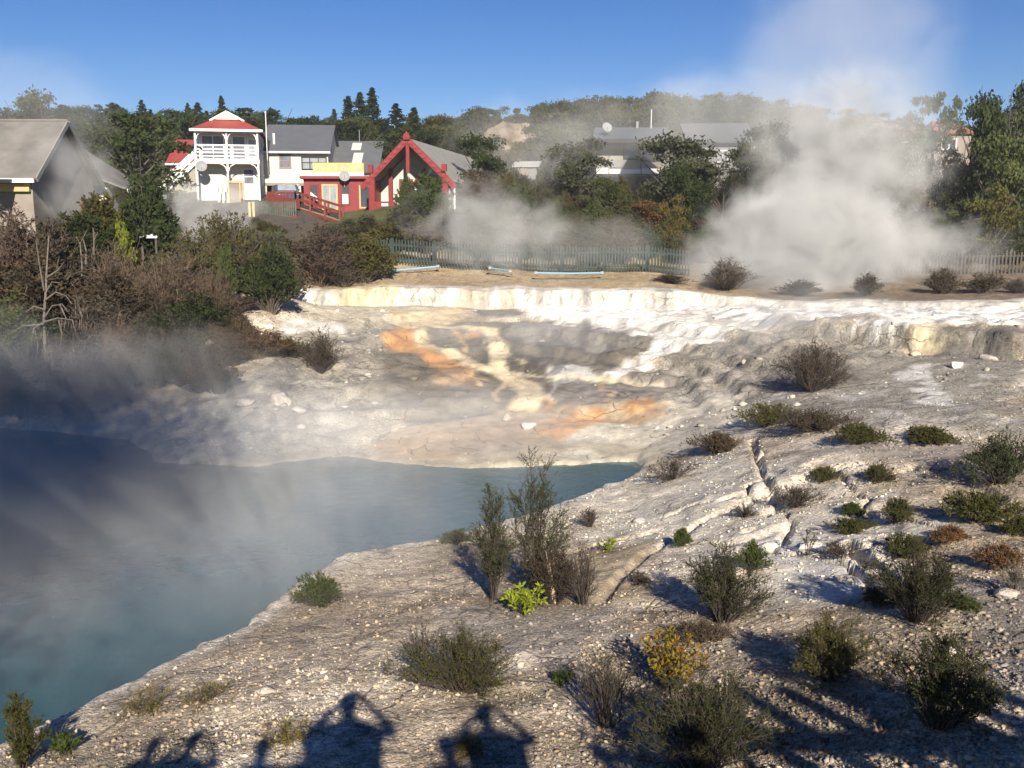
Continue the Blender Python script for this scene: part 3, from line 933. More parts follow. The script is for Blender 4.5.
_bush_tpl = {}
STY = {  # for shrubs a long way off: unit height 1, width 1
    'dense': dict(stems=100, sides=10, leaves=12, ll=0.055, lw=0.026, flat=0.6, srad=0.006),
    'twiggy': dict(stems=120, sides=10, leaves=5, ll=0.05, lw=0.017, flat=0.6, srad=0.005, bare=0.3),
    'bare': dict(stems=130, sides=10, leaves=2, ll=0.04, lw=0.012, flat=0.55, srad=0.005, bare=0.6),
    'airy': dict(stems=80, sides=10, leaves=10, ll=0.05, lw=0.020, flat=0.45, srad=0.006),
    'hang': dict(stems=110, sides=8, leaves=3, ll=0.055, lw=0.014, flat=0.1, srad=0.005, droop=1.2, bare=0.2),
}
def far_bush(name, style, leaf, loc, h, wid, label, group=None, stem=None, var=None, cat='shrub'):
    if var is None: var = rnd.randrange(3)
    key = (style, leaf, var, stem)
    if key not in _bush_tpl:
        (sv, sf), lv = bush_parts(300 + var * 13 + len(style), 1.0, 1.0, **STY[style])
        sm = np_mesh('stems', sv, sf); sm.materials.append(stem or bark)
        lm = np_mesh('foliage', *lv); lm.materials.append(LEAF[leaf])
        _bush_tpl[key] = (sm, lm)
    sm, lm = _bush_tpl[key]
    r = empty(name, loc, rnd.uniform(0, 6.28), (wid, wid, h))
    tag(r, label, cat, group)
    link_mesh('stems', sm, None, r)
    link_mesh('foliage', lm, None, r)
    return r

def near_bush(name, p, h, wid, leaf, label, stem=None, seed=None, cat='shrub', group=None, **kw):
    (sv, sf), lv = bush_parts(seed if seed is not None else rnd.randrange(9999), h, wid, **kw)
    r = empty(name, p)
    tag(r, label, cat, group)
    sm = np_mesh('stems', sv, sf); link_mesh('stems', sm, stem or twig_dark, r)
    if lv is not None:
        link_mesh('foliage', np_mesh('foliage', *lv), LEAF[leaf], r)
    return r

def bush_px(px, yb, wpx, yt):
    """where a plant stands (its base seen at px, yb) and its height and width in metres"""
    p = hit(px, yb)
    Y = p[1]
    top = at(px, yt, Y)
    return p - np.array([0, 0, 0.02]), max(0.08, top[2] - p[2]), wpx / (FPX / (Y * 0.985))

# --- plants on the near ground
MOUND = dict(stems=120, sides=11, leaves=9, ll=0.030, lw=0.0075, flat=0.55, srad=0.0035)
AIRY = dict(stems=90, sides=13, leaves=11, ll=0.028, lw=0.0085, flat=0.5, srad=0.0045, upright=0.0)
WISP = dict(stems=18, sides=36, leaves=17, ll=0.032, lw=0.0085, flat=0.6, srad=0.006, upright=0.15)
LOW = dict(stems=70, sides=8, leaves=8, ll=0.034, lw=0.010, flat=0.6, srad=0.004)
MAT_ = dict(stems=110, sides=8, leaves=8, ll=0.05, lw=0.016, flat=0.6, srad=0.005)
BROAD = dict(stems=20, sides=5, leaves=6, ll=0.075, lw=0.026, flat=0.5, srad=0.005)
DRY = dict(stems=50, sides=12, leaves=2, ll=0.022, lw=0.006, flat=0.5, srad=0.004, bare=0.5)
TUFT = dict(stems=46, sides=3, leaves=4, ll=0.07, lw=0.006, flat=0.6, srad=0.002)
near = [
    ('heath_shrub', 462, 692, 112, 634, 'heath', MOUND, None, 'broad rounded brown green heath mound alone on the gravel near the front'),
    ('heath_tree', 537, 596, 72, 446, 'kanuka', WISP, None, 'tallest wispy grey green heath sapling standing by the pool rim'),
    ('heath_tree', 493, 600, 54, 486, 'kanuka', WISP, None, 'thinner wispy heath sapling beside the tallest one, nearer the pool'),
    ('brown_shrub', 552, 604, 70, 548, 'brown', AIRY, None, 'brown low shrub around the foot of the tallest heath sapling'),
    ('brown_shrub', 583, 606, 44, 540, 'brown', DRY, None, 'dry dark twiggy shrub next to the thin wooden stake'),
    ('leafy_sprout', 524, 614, 40, 584, 'bright', BROAD, None, 'bright yellow green leafy sprout below the tallest heath sapling'),
    ('green_shrub', 320, 606, 52, 573, 'fresh', LOW, None, 'low green shrub beside the boulder on the pool rim'),
    ('dark_shrub', 722, 622, 84, 545, 'airy', AIRY, None, 'dark airy heath bush with a small green shrub just behind it'),
    ('green_shrub', 752, 570, 30, 541, 'fresh', LOW, None, 'small fresh green shrub behind the dark airy bush by the pale ledge'),
    ('leafy_shrub', 670, 690, 68, 630, 'flame', dict(BROAD, stems=46, ll=0.05, lw=0.02), None, 'yellow and orange leafed shrub, the only one coloured like flame'),
    ('dry_shrub', 606, 728, 66, 645, 'airy', dict(DRY, bare=0.2, leaves=5), None, 'thin see-through dry shrub growing left of the orange leafed shrub'),
    ('dark_shrub', 700, 775, 140, 672, 'airy', dict(AIRY, stems=90), None, 'widest dark airy bush, in front of the orange leafed shrub'),
    ('heath_shrub', 830, 678, 92, 618, 'olive', MOUND, None, 'olive green rounded mound above the tall head shadow'),
    ('dark_shrub', 918, 622, 100, 550, 'airy', AIRY, None, 'dark airy bush growing over the cracked pale rock'),
    ('dark_shrub', 938, 728, 128, 638, 'airy', dict(AIRY, stems=84), None, 'large dark airy bush just above the picket fence shadow'),
    ('dark_shrub', 998, 484, 84, 434, 'dark', dict(MAT_, stems=90), None, 'dense dark green bush on the grey rise at the picture edge'),
    ('low_shrub', 862, 443, 60, 427, 'heath', MAT_, None, 'low dark mat of heath in front of the long dark mat'),
    ('low_shrub', 930, 443, 52, 429, 'olive', MAT_, None, 'low olive mat of heath to the right of the dark mats'),
    ('low_shrub', 768, 426, 68, 405, 'olive', MAT_, None, 'feathery olive low shrub at the end of the row of mats nearest the pool'),
    ('low_shrub', 818, 430, 84, 414, 'brown', MAT_, None, 'long dark brown mat of heath in the middle of the row'),
    ('low_shrub', 825, 481, 36, 467, 'heath', LOW, None, 'small dark tuft of heath below the row of mats, the one nearer the pool'),
    ('low_shrub', 878, 482, 38, 465, 'heath', LOW, None, 'small dark tuft below the row of mats, nearer the dense dark bush'),
    ('dry_shrub', 796, 506, 58, 485, 'brown', dict(LOW, bare=0.4), None, 'greyish dry shrub at the crack in the pale ledge'),
    ('low_shrub', 898, 521, 46, 499, 'heath', LOW, None, 'brown olive tuft above the three tufts in a line on the pale rock'),
    ('green_shrub', 853, 515, 24, 503, 'fresh', LOW, None, 'tiny fresh green tuft next to the greyish dry shrub'),
    ('low_shrub', 850, 531, 46, 519, 'heath', LOW, None, 'flat olive tuft just below the tiny fresh green tuft'),
    ('low_shrub', 905, 556, 52, 533, 'heath', LOW, None, 'olive tuft directly behind the dark bush on the cracked pale rock'),
    ('low_shrub', 985, 521, 74, 496, 'heath', MAT_, None, 'wide brown green tuft below the dense dark bush'),
    ('low_shrub', 950, 541, 38, 527, 'rust', LOW, None, 'small reddish brown tuft between wide and orange brown tufts'),
    ('low_shrub', 1003, 570, 54, 544, 'rust', LOW, None, 'orange brown tuft beside the silvery dead tuft'),
    ('low_shrub', 1020, 538, 32, 517, 'heath', LOW, None, 'olive tuft cut by the picture edge above the orange brown one'),
    ('green_shrub', 681, 546, 22, 529, 'fresh', LOW, None, 'small green tuft on pale ground between the stake and the dark airy bush'),
    ('leafy_sprout', 607, 553, 18, 538, 'bright', dict(BROAD, stems=10, ll=0.05, lw=0.02), None, 'tiny yellow green sprout behind the wooden stake'),
    ('dry_shrub', 673, 479, 54, 457, 'brown', dict(LOW, bare=0.4), None, 'grey dry shrub at the far tip of the pool rim'),
    ('low_shrub', 717, 452, 54, 434, 'brown', MAT_, None, 'low dark mat beyond the grey dry shrub at the tip of the pool'),
    ('heath_shrub', 22, 770, 52, 698, 'heath', dict(WISP, stems=16), None, 'wispy upright heath in the corner above the pool'),
    ('leafy_sprout', 62, 756, 28, 736, 'fresh', dict(BROAD, stems=12, ll=0.06, lw=0.03), None, 'small broad leaved green plant beside the wispy corner heath'),
    ('grass_tuft', 145, 712, 60, 690, 'gold', TUFT, None, 'yellowish dry grass tuft close to the pool edge'),
    ('grass_tuft', 208, 702, 84, 684, 'gold', TUFT, None, 'wide straw coloured grass tuft leading to the shaded hollow'),
    ('grass_tuft', 285, 742, 50, 720, 'gold', TUFT, None, 'grass tuft with reddish leaves above the photographer shadow'),
    ('sapling', 807, 556, 22, 527, 'heath', dict(WISP, stems=4, sides=12, leaves=6), None, 'little sapling with a dark stem on the pale cracked rock'),
    ('green_shrub', 962, 606, 36, 597, 'fresh', LOW, None, 'small yellow green tuft beside the dark bush on cracked rock'),
    ('dead_tuft', 1014, 592, 40, 562, 'white', dict(DRY, leaves=0), twig_pale, 'silvery dead tuft of twigs at the picture edge'),
    ('dry_shrub', 812, 392, 70, 342, 'brown', dict(STY['twiggy'], ll=0.07, lw=0.02, srad=0.006), None, 'brownish twiggy shrub in thin steam on the grey slope'),
    ('dry_shrub', 322, 374, 44, 330, 'brown', dict(STY['twiggy'], ll=0.06, lw=0.018, srad=0.006), None, 'grey twiggy shrub on the bank left of the orange streams'),
    ('low_shrub', 290, 358, 36, 338, 'heath', MAT_, None, 'small brown olive shrub beside the grey twiggy one on the bank'),
    ('dry_shrub', 745, 518, 26, 503, 'brown', DRY, None, 'tiny dry shrub on the pale ledge above the dark airy bush'),
    ('dry_shrub', 590, 528, 26, 505, 'brown', DRY, None, 'tiny leafless dry plant on the pool rim behind the saplings'),
    ('dry_shrub', 425, 676, 44, 610, 'brown', dict(DRY, stems=10, sides=14), None, 'thin leafless stems behind the broad heath mound'),
    ('dry_shrub', 840, 560, 40, 542, 'brown', DRY, None, 'low dry twigs in the dark crack of the pale rock'),
    ('low_shrub', 458, 542, 36, 531, 'heath', LOW, None, 'flat brown tuft on the pool rim left of the saplings'),
    ('low_shrub', 700, 640, 60, 622, 'brown', dict(LOW, bare=0.3), None, 'dry brown litter at the foot of the dark airy bush'),
    ('green_shrub', 562, 682, 22, 672, 'fresh', dict(LOW, stems=30), None, 'tiny green tuft on the gravel between heath mound and orange shrub'),
    ('grass_tuft', 470, 752, 40, 738, 'gold', TUFT, None, 'short dry grass tuft below the broad heath mound'),
    ('low_shrub', 880, 600, 44, 590, 'brown', dict(LOW, bare=0.4), None, 'flat dry tuft at the edge of the broken pale shelf'),
    ('low_shrub', 640, 585, 26, 572, 'brown', DRY, None, 'sparse dry twigs in the hollow right of the stake'),
    ('low_shrub', 985, 462, 30, 452, 'heath', LOW, None, 'small heath tuft on the shaded flank of the dense dark bush'),
]
bush_base = []
for i, (nm, px, yb, wp, yt, lf, st, stm, lab) in enumerate(near):
    p_, h_, w_ = bush_px(px, min(yb, 800), wp, yt)
    if yb > 460: bush_base.append((p_[0], p_[1], w_))
    near_bush(nm, p_, h_ * 1.08, w_ * 1.22, lf, lab, stm, seed=500 + i, **st)

# dry litter, dead stalks and seedlings on the gravel around the shrubs: uncountable
rngl = np.random.default_rng(77)
Bx, Dx = [], []
for bx_, by_, bw_ in bush_base:
    k_ = int(120 + 420 * bw_)
    r_ = bw_ * 0.75 * np.abs(rngl.normal(0, 0.75, k_)); a_ = rngl.uniform(0, 6.28, k_)
    Bx.append(np.stack([bx_ + r_ * np.cos(a_), by_ + r_ * np.sin(a_)], 1))
for k_ in range(420):
    yy_ = 6.5 + 15 * rngl.uniform() ** 1.3; xx_ = rngl.uniform(-0.5, 0.6) * yy_
    n_l = rngl.integers(10, 45)
    Bx.append(np.array([xx_, yy_]) + rngl.normal(0, rngl.uniform(0.03, 0.16), (n_l, 2)))
Bx = np.concatenate(Bx)
Bx = Bx[poly_sd(Bx[:, 0], Bx[:, 1], POOL) < -0.15]
bz_ = H(Bx[:, 0], Bx[:, 1])
Dv = rngl.normal(0, 1, (len(Bx), 3)) * np.array([1, 1, 0.35]) + np.array([0, 0, 0.35])
lv_ = blades(np.concatenate([Bx, bz_[:, None] - 0.004], 1), Dv, 0.055, 0.007, rngl)
LIT = leaf_mat('dry_litter', (0.070, 0.055, 0.032), (0.21, 0.165, 0.095), 0.2, 1.3, 0.0)
tag(link_mesh('plant_litter', np_mesh('plant_litter', *lv_), LIT), 'dry plant litter and tiny stalks on the gravel around the shrubs', 'litter', kind='stuff')
# ------------------------------------------------------------------ shrubs on the bank and in the village
def standing(px, Y, yt, wpx):
    """plant at distance Y whose top shows at (px, yt)"""
    p = at(px, yt, Y)
    z = h1(p[0], Y)
    return (p[0], Y, z - 0.05), max(0.3, p[2] - z), wpx * Y / FPX
bank = [
    ('shrub', 'twiggy', 'brown', 40, 37.0, 216, 135, 'large brown green shrub on top of the steep bank, under the big grey roof', None),
    ('shrub', 'twiggy', 'mauve', 6, 36.0, 206, 92, 'reddish brown shrub at the picture edge on top of the bank', twig_tan),
    ('shrub', 'dense', 'dark', 82, 38.5, 209, 78, 'dark green shrub behind the dead bleached tree on the bank', None),
    ('shrub', 'bare', 'mauve', 118, 36.0, 236, 104, 'pinkish brown leafless thicket in the middle of the bank top', twig_tan),
    ('shrub', 'bare', 'mauve', 166, 36.5, 243, 116, 'wide pinkish dry thicket right of the bank middle', twig_tan),
    ('shrub', 'bare', 'brown', 212, 36.5, 262, 66, 'dry brown thicket above the rusty shrub', twig_tan),
    ('shrub', 'twiggy', 'olive', 190, 39.5, 226, 70, 'olive shrub under the drifting steam by the balcony house', None),
    ('shrub', 'airy', 'fresh', 224, 37.5, 246, 30, 'yellow green fern like shrub among the dry thickets', None),
    ('shrub', 'dense', 'dark', 268, 38.5, 244, 62, 'round dark green bush at the corner of the white lip', None),
    ('shrub', 'twiggy', 'mauve', 318, 50.2, 222, 92, 'rounded mauve brown bush below the red ramp', twig_tan),
    ('shrub', 'dense', 'olive', 362, 50.6, 232, 60, 'rounded olive bush at the end of the green picket fence', None),
    ('shrub', 'dense', 'brown', 290, 45.5, 262, 34, 'small brown bush between round dark and mauve bushes', None),
    ('shrub', 'twiggy', 'brown', 343, 49.8, 248, 46, 'brown twiggy bush in front of the olive rounded bush', None),
    ('shrub', 'dense', 'dark', 144, 41.5, 172, 76, 'tall dark bush between the grey roofs and the outside stairs', None),
    ('shrub', 'dense', 'olive', 98, 41.0, 190, 70, 'olive shrub in front of the big grey roofed house', None),
    ('shrub', 'twiggy', 'olive', 228, 43.0, 205, 84, 'steam veiled olive shrub below the balcony house', None),
    ('shrub', 'twiggy', 'grey', 268, 45.0, 222, 70, 'greyish shrub below the board fence', None),
    ('shrub', 'twiggy', 'rust', 252, 34.0, 326, 86, 'rusty red brown low shrub at the foot of the bank', twig_tan),
    ('shrub', 'bare', 'brown', 214, 33.2, 338, 90, 'dark brown twigs hanging at the foot of the bank by the rusty shrub', None),
    ('shrub', 'hang', 'mauve', 78, 32.9, 300, 100, 'pale hanging roots and dry grass under the dead bleached tree', twig_pale),
    ('shrub', 'hang', 'mauve', 116, 33.8, 308, 80, 'tangled dry growth hanging beside the pale roots', twig_tan),
    ('shrub', 'hang', 'brown', 156, 33.8, 300, 84, 'dark hanging growth on the middle of the bank face', twig_dark),
    ('shrub', 'airy', 'mid', 16, 33.2, 290, 80, 'dark green shrub on the bank face at the picture edge', None),
    ('shrub', 'bare', 'grey', 8, 31.5, 352, 70, 'hazy grey twigs above the shaded corner of the pool', twig_dark),
    ('shrub', 'bare', 'brown', 60, 32.0, 366, 80, 'dark twigs above the waterline under the hanging roots', twig_dark),
    ('shrub', 'bare', 'brown', 135, 32.4, 356, 100, 'dark twigs along the waterline in the middle of the bank', twig_dark),
    ('shrub', 'dense', 'brown', 30, 34.5, 258, 110, 'shaded brown shrub halfway up the bank at the picture edge', None),
    ('shrub', 'airy', 'brown', 110, 34.8, 272, 100, 'shaded brown shrub halfway up the bank below the pinkish thicket', None),
    ('shrub', 'airy', 'dark', 190, 35.0, 290, 90, 'dark shrub halfway up the bank behind the hanging growth', None),
    ('cabbage_plant', 'airy', 'bright', 121, 39.5, 222, 26, 'yellow green spiky plant by the white board on the bank', None),
    # below the village houses
    ('shrub', 'dense', 'fresh', 428, 60.2, 172, 46, 'bright green bush covering the porch of the red gabled house', None),
    ('shrub', 'dense', 'mid', 408, 60.0, 178, 30, 'smaller green bush at the porch of the red gabled house', None),
    ('shrub', 'twiggy', 'olive', 366, 57.5, 214, 48, 'olive shrub on the slope below the red shop', None),
    ('shrub', 'twiggy', 'grey', 402, 57.5, 206, 56, 'greyish shrub on the slope in front of the gabled house porch', None),
    ('shrub', 'twiggy', 'mid', 446, 58.0, 202, 60, 'mid green shrub below the grey side wall of the gabled house', None),
    ('shrub', 'dense', 'olive', 388, 55.0, 224, 66, 'low olive shrub just behind the fence below the gabled house', None),
    ('shrub', 'twiggy', 'mauve', 425, 55.5, 220, 60, 'dry pinkish shrub behind the fence in the drifting steam', twig_tan),
    ('shrub', 'twiggy', 'grey', 478, 57.0, 198, 70, 'grey green shrub right of the gabled house in the steam', None),
    # between lip and fence on the right, in the steam
    ('shrub', 'twiggy', 'brown', 672, 50.0, 272, 46, 'low brown bush just behind the white lip where the thick steam begins', None),
    ('shrub', 'bare', 'brown', 728, 48.5, 256, 76, 'wide brown bush at the foot of the thick steam column', None),
    ('shrub', 'twiggy', 'brown', 868, 46.0, 272, 40, 'dim brown bush behind the white lip inside the steam', None),
    ('shrub', 'twiggy', 'brown', 945, 45.5, 266, 46, 'dark brown bush behind the white lip, left one of the pair past the steam', None),
    ('shrub', 'twiggy', 'brown', 985, 45.0, 270, 50, 'dark brown bush behind the white lip, right one of the pair past the steam', None),
    ('shrub', 'bare', 'brown', 1018, 45.0, 276, 40, 'brown bush behind the white lip at the picture edge', None),
    ('shrub', 'twiggy', 'brown', 800, 47.0, 278, 50, 'low brown bush nearly hidden in the thickest steam', None),
]
for nm, sty, lf, px, Y, yt, wp, lab, stm in bank:
    p_, h_, w_ = standing(px, Y, yt, wp)
    far_bush(nm, sty, lf, p_, h_, w_, lab, None, stm)
for px, Y, yt, wp, sty, lf, stm, lab in (
    (20, 31.0, 372, 96, 'bare', 'mauve', twig_dark, 'tangled dark twigs at the waterline in the far corner of the pool'),
    (78, 31.2, 384, 90, 'twiggy', 'brown', twig_dark, 'dark twiggy shrub at the waterline below the hanging roots'),
    (128, 31.4, 388, 84, 'bare', 'brown', twig_tan, 'dry brownish twigs at the waterline below the tangled growth'),
    (176, 32.4, 378, 76, 'bare', 'mauve', twig_tan, 'sparse pinkish twigs at the edge of the grey slope'),
    (50, 31.8, 344, 110, 'hang', 'brown', twig_pale, 'pale roots hanging lowest on the bank face'),
    (104, 32.6, 336, 90, 'hang', 'brown', twig_tan, 'dry brown curtain of stems on the lower bank face'),
    (150, 32.8, 350, 80, 'airy', 'dark', None, 'dark shrub low on the bank face beside the dry curtain')):
    p_, h_, w_ = standing(px, Y, yt, wp)
    far_bush('shrub', sty, lf, p_, h_, w_, lab, None, stm)
# small scrub filling the bank face, all alike
for i in range(80):
    px = rnd.uniform(-20, 240); Y = rnd.uniform(30.2, 38)
    x = (px - 512) / FPX * Y * 1.0
    if x > -9.5: continue
    z = h1(x, Y)
    if z < 0.25 or (z < 1.0 and x > -13): continue
    far_bush('scrub', rnd.choice(['twiggy', 'bare', 'airy']), rnd.choice(['brown', 'brown', 'mauve', 'dark']), (x, Y, z - 0.05), rnd.uniform(0.7, 1.4), rnd.uniform(1.2, 2.2),
             'small scrubby bush filling the gaps on the steep shaded bank', 'scrub on the steep bank', rnd.choice([twig_dark, twig_tan]))

# dead bleached tree leaning at the edge of the bank
def limb(pts, r0, r1, jit=0.0, sd=1):
    return pts, r0, r1
p0 = at(44, 335, 32.4)
r = empty('dead_tree', p0)
tag(r, 'bleached leafless dead tree with bent branches on the edge of the bank', 'tree')
def rel(px, py, Y=32.3): return at(px, py, Y) - p0
MB().tube([rel(48, 400, 32.6), rel(45, 345, 32.5), rel(44, 318), rel(46, 290, 32.3), rel(47, 262), rel(49, 236)], 0.065, 6, 0.02).build('trunk', twig_pale, r)
for pts in ([(44, 290), (39, 262), (36, 240)], [(44, 318), (52, 306), (62, 304), (68, 312)], [(45, 300), (56, 292), (66, 296), (72, 304)],
            [(44, 322), (34, 328), (30, 345)], [(44, 322), (58, 318), (72, 320), (76, 332)], [(46, 292), (52, 282), (60, 283)], [(44, 324), (22, 326), (10, 334)], [(46, 278), (58, 270), (64, 262)], [(45, 310), (34, 306), (26, 312)], [(60, 305), (66, 318), (64, 330)], [(58, 318), (62, 334), (60, 350)], [(34, 328), (38, 345), (36, 360)]):
    MB().tube([rel(*q, 32.2 - 0.12 * j) for j, q in enumerate(pts)], 0.03, 5, 0.01).build('branch', twig_pale, r)
for pts in ([(82, 262), (80, 244), (76, 236)], [(94, 258), (94, 240), (93, 228)], [(86, 250), (83, 238)]):
    pb = at(*pts[0], 36.4); 
    o = empty('dead_stick', pb)
    tag(o, {82: 'bare forked stick sticking out of the pinkish thicket', 94: 'straight pale stick sticking out of the pinkish thicket', 86: 'short bare stick between the two taller sticks'}[pts[0][0]], 'stick')
    MB().tube([at(*q, 36.3) - pb for q in [(pts[0][0], pts[0][1] + 14)] + list(pts)], 0.035, 5, 0.015).build('stem', twig_pale, o)
    MB().tube([at(pts[1][0], pts[1][1], 36.3) - pb, at(pts[1][0] + 4, pts[1][1] - 8, 36.2) - pb], 0.02, 5, 0.01).build('twig', twig_pale, o)

# ------------------------------------------------------------------ trees
single = [
    ('tree', 'round', 'dark', 136, 60.0, 108, 112, 'big dark evergreen tree between the grey roof and the red roofs', 'tree'),
    ('tree', 'round', 'mid', 92, 66.0, 122, 70, 'olive green tree behind the big grey roof', 'tree'),
    ('tree', 'round', 'grey', 27, 92.0, 87, 62, 'rounded hazy tree on the skyline over the big grey roof', 'tree'),
    ('pine_tree', 'round', 'conifer', 279, 100.0, 105, 62, 'rounded dark pine on the skyline behind the white house roof', 'tree'),
    ('tree', 'open', 'conifer', 314, 96.0, 110, 40, 'open crowned dark tree next to the rounded pine behind the white house', 'tree'),
    ('conifer_tree', 'conifer', 'conifer', 348, 98.0, 97, 36, 'dark conifer first of the tall group behind the grey roofed building', 'tree'),
    ('conifer_tree', 'conifer', 'conifer', 360, 99.0, 93, 38, 'dark conifer second of the tall group behind the grey roofed building', 'tree'),
    ('conifer_tree', 'conifer', 'conifer', 372, 97.0, 89, 40, 'tallest dark conifer in the group behind the grey roofed building', 'tree'),
    ('conifer_tree', 'conifer', 'conifer', 396, 100.0, 104, 40, 'dark conifer directly behind the peak of the red gable', 'tree'),
    ('conifer_tree', 'conifer', 'mid', 414, 102.0, 108, 36, 'greener conifer just right of the red gable peak', 'tree'),
    ('tree', 'column', 'conifer', 384, 96.0, 118, 26, 'narrow dark tree between the tall conifer group and the gable', 'tree'),
    ('tree', 'open', 'grey', 925, 76.0, 86, 66, 'open crowned pale green tree above the faded red roof', 'tree'),
    ('tree', 'open', 'mid', 951, 74.0, 80, 36, 'umbrella shaped tree with see-through crown above the faded red roof', 'tree'),
    ('tree', 'round', 'dark', 1014, 62.0, 62, 78, 'tallest dark tree at the picture edge above the right slope', 'tree'),
    ('tree', 'round', 'dark', 982, 66.0, 90, 60, 'dark tree next to the tallest one on the right slope', 'tree'),
    ('tree', 'round', 'mid', 1000, 58.0, 128, 74, 'mid green tree below the tallest dark tree', 'tree'),
    ('tree', 'round', 'grey', 672, 66.0, 132, 100, 'dark greyish tree in front of the flat roofed house', 'tree'),
    ('tree', 'round', 'grey', 706, 67.0, 143, 76, 'greyish tree where the steam hides the flat roofed house', 'tree'),
    ('tree', 'round', 'dark', 768, 70.0, 120, 60, 'dark tree half lost in the steam behind the column', 'tree'),
    ('tree', 'round', 'mid', 742, 68.0, 140, 64, 'green tree at the end of the long house inside the steam', 'tree'),
    ('tree', 'round', 'olive', 898, 70.0, 137, 50, 'green tree hiding the wall of the faded red roofed house by the steam', 'tree'),
    ('tree', 'round', 'mid', 930, 69.0, 137, 52, 'green tree between the two faded red roofs', 'tree'),
    ('tree', 'round', 'grey', 966, 70.0, 134, 50, 'greyish tree hiding the wall of the deeper faded red roofed house', 'tree'),
    ('tree', 'round', 'rust', 641, 58.5, 198, 46, 'orange brown shrubby tree above the picket fence', 'tree'),
    ('tree', 'round', 'gold', 672, 58.0, 188, 36, 'yellow green shrubby tree above the picket fence', 'tree'),
    ('tree', 'round', 'mid', 606, 62.0, 176, 44, 'green tree below the deck of the flat roofed house', 'tree'),
    ('tree', 'round', 'mauve', 910, 58.0, 176, 60, 'brownish dry tree on the right slope just past the steam', 'tree'),
    ('tree', 'round', 'olive', 1000, 55.0, 176, 64, 'light olive tree low on the right slope', 'tree'),
]
for nm, kd, lf, px, Y, yt, wp, lab, cat in single:
    p_, h_, w_ = standing(px, Y, yt, wp)
    tree(nm, kd, lf, p_, h_, w_, lab, None, cat=cat)
tree_box = [(0, 100), (60, 103), (110, 101), (160, 104), (230, 104), (262, 106), (330, 114), (430, 114), (470, 106), (520, 102), (560, 95), (640, 86), (700, 90), (760, 96), (820, 102), (880, 112),
            (905, 120), (960, 116), (985, 100), (1024, 72), (1100, 60)]
sx_, sy_ = np.array([q[0] for q in tree_box]), np.array([q[1] for q in tree_box])
placed = []
def free(x, y, d):
    for (a, b_) in placed:
        if (a - x) ** 2 + (b_ - y) ** 2 < d * d: return False
    placed.append((x, y)); return True
GRP = {
    0: ('bushy green tree in the dense wood on the skyline behind the village houses', 'wood behind the village'),
    1: ('bushy tree in the greyish wood on the hill right of the gabled house', 'wood on the hill in the middle'),
    2: ('bushy tree in the wood on the right slope past the steam column', 'wood on the right slope'),
}
cnt = [0, 0, 0]
tries = 0
while tries < 5000 and sum(cnt) < 285:
    tries += 1
    px = rnd.uniform(-40, 1070)
    far_ = rnd.random()
    if px < 470: Y = rnd.uniform(84, 150)
    elif px < 600: Y = rnd.uniform(66, 140)
    elif px < 800: Y = rnd.choice([rnd.uniform(60, 68), rnd.uniform(86, 140), rnd.uniform(86, 140)])
    else: Y = rnd.choice([rnd.uniform(56, 72), rnd.uniform(82, 120)])
    if 484 < px < 550 and 74 < Y < 103 and rnd.random() < 0.8: continue
    if 590 < px < 664 and Y < 80: continue
    if 880 < px < 985 and 62 < Y < 95: continue
    x = (px - 512) / FPX * Y * 1.02
    if not free(x, Y, 2.3 if Y < 80 else 3.0): continue
    z = h1(x, Y)
    sky_y = float(np.interp(px, sx_, sy_)) + rnd.uniform(0, 14)
    ztop = at(px, sky_y, Y)[2]
    h_ = rnd.uniform(5.5, 9.5) if Y > 80 else rnd.uniform(3.0, 5.5)
    if Y > 105: h_ = max(h_, min(12.5, (ztop - z) * rnd.uniform(0.8, 1.0)))
    h_ = min(h_, ztop - z)
    if h_ < 2.2: continue
    g = 0 if px < 440 else (1 if px < 850 else 2)
    kd = rnd.choice(['round', 'round', 'round', 'round', 'open'] if g else ['round', 'round', 'column', 'round', 'round'])
    lf = rnd.choice([['dark', 'mid', 'dark', 'conifer'], ['grey', 'grey', 'mid', 'olive', 'dark'], ['mid', 'dark', 'grey', 'mid', 'olive']][g])
    w_ = h_ * rnd.uniform(0.65, 1.0) if kd != 'column' else h_ * 0.45
    w_ = max(w_ * 1.15, 4.0) if Y > 80 else w_ * 1.15
    cnt[g] += 1
    tree('broadleaf_tree', kd, lf, (x, Y, z - 0.1), h_, w_, GRP[g][0], GRP[g][1])
# conifer spikes along the far left ridge
for i, px in enumerate((63, 112, 141, 150, 187, 197, 206, 221, 334)):
    Y = rnd.uniform(120, 150)
    p_, h_, w_ = standing(px, Y, float(np.interp(px, sx_, sy_)) - rnd.uniform(0, 8), 12)
    tree('conifer_tree', 'conifer', 'conifer', p_, min(h_, 14) * rnd.uniform(0.75, 1.05), rnd.uniform(2.6, 4.4), 'thin dark conifer spike among the row on the far ridge', 'conifer spikes on the far ridge')
# shrubs on the slope between fence and houses
SG = [('shrub in the grey green thicket on the slope behind the picket fence', 'thicket behind the picket fence'), ('shrub in the thicket on the lower right slope past the steam', 'thicket on the lower right slope')]
n_ = 0
placed2 = []
for i in range(2400):
    px = rnd.uniform(462, 1050); Y = rnd.uniform(54.6, 72)
    if 590 < px < 664 and Y > 66: continue
    x = (px - 512) / FPX * Y
    if any((a - x) ** 2 + (b_ - Y) ** 2 < 1.9 for a, b_ in placed2): continue
    placed2.append((x, Y)); n_ += 1
    g = 0 if px < 820 else 1
    far_bush('shrub', rnd.choice(['dense', 'airy', 'twiggy', 'dense']), rnd.choice(['grey', 'mid', 'olive', 'grey', 'brown', 'dark']), (x, Y, h1(x, Y) - 0.1), rnd.uniform(1.3, 2.6), rnd.uniform(1.8, 3.0), *SG[g])
    if n_ > 210: break
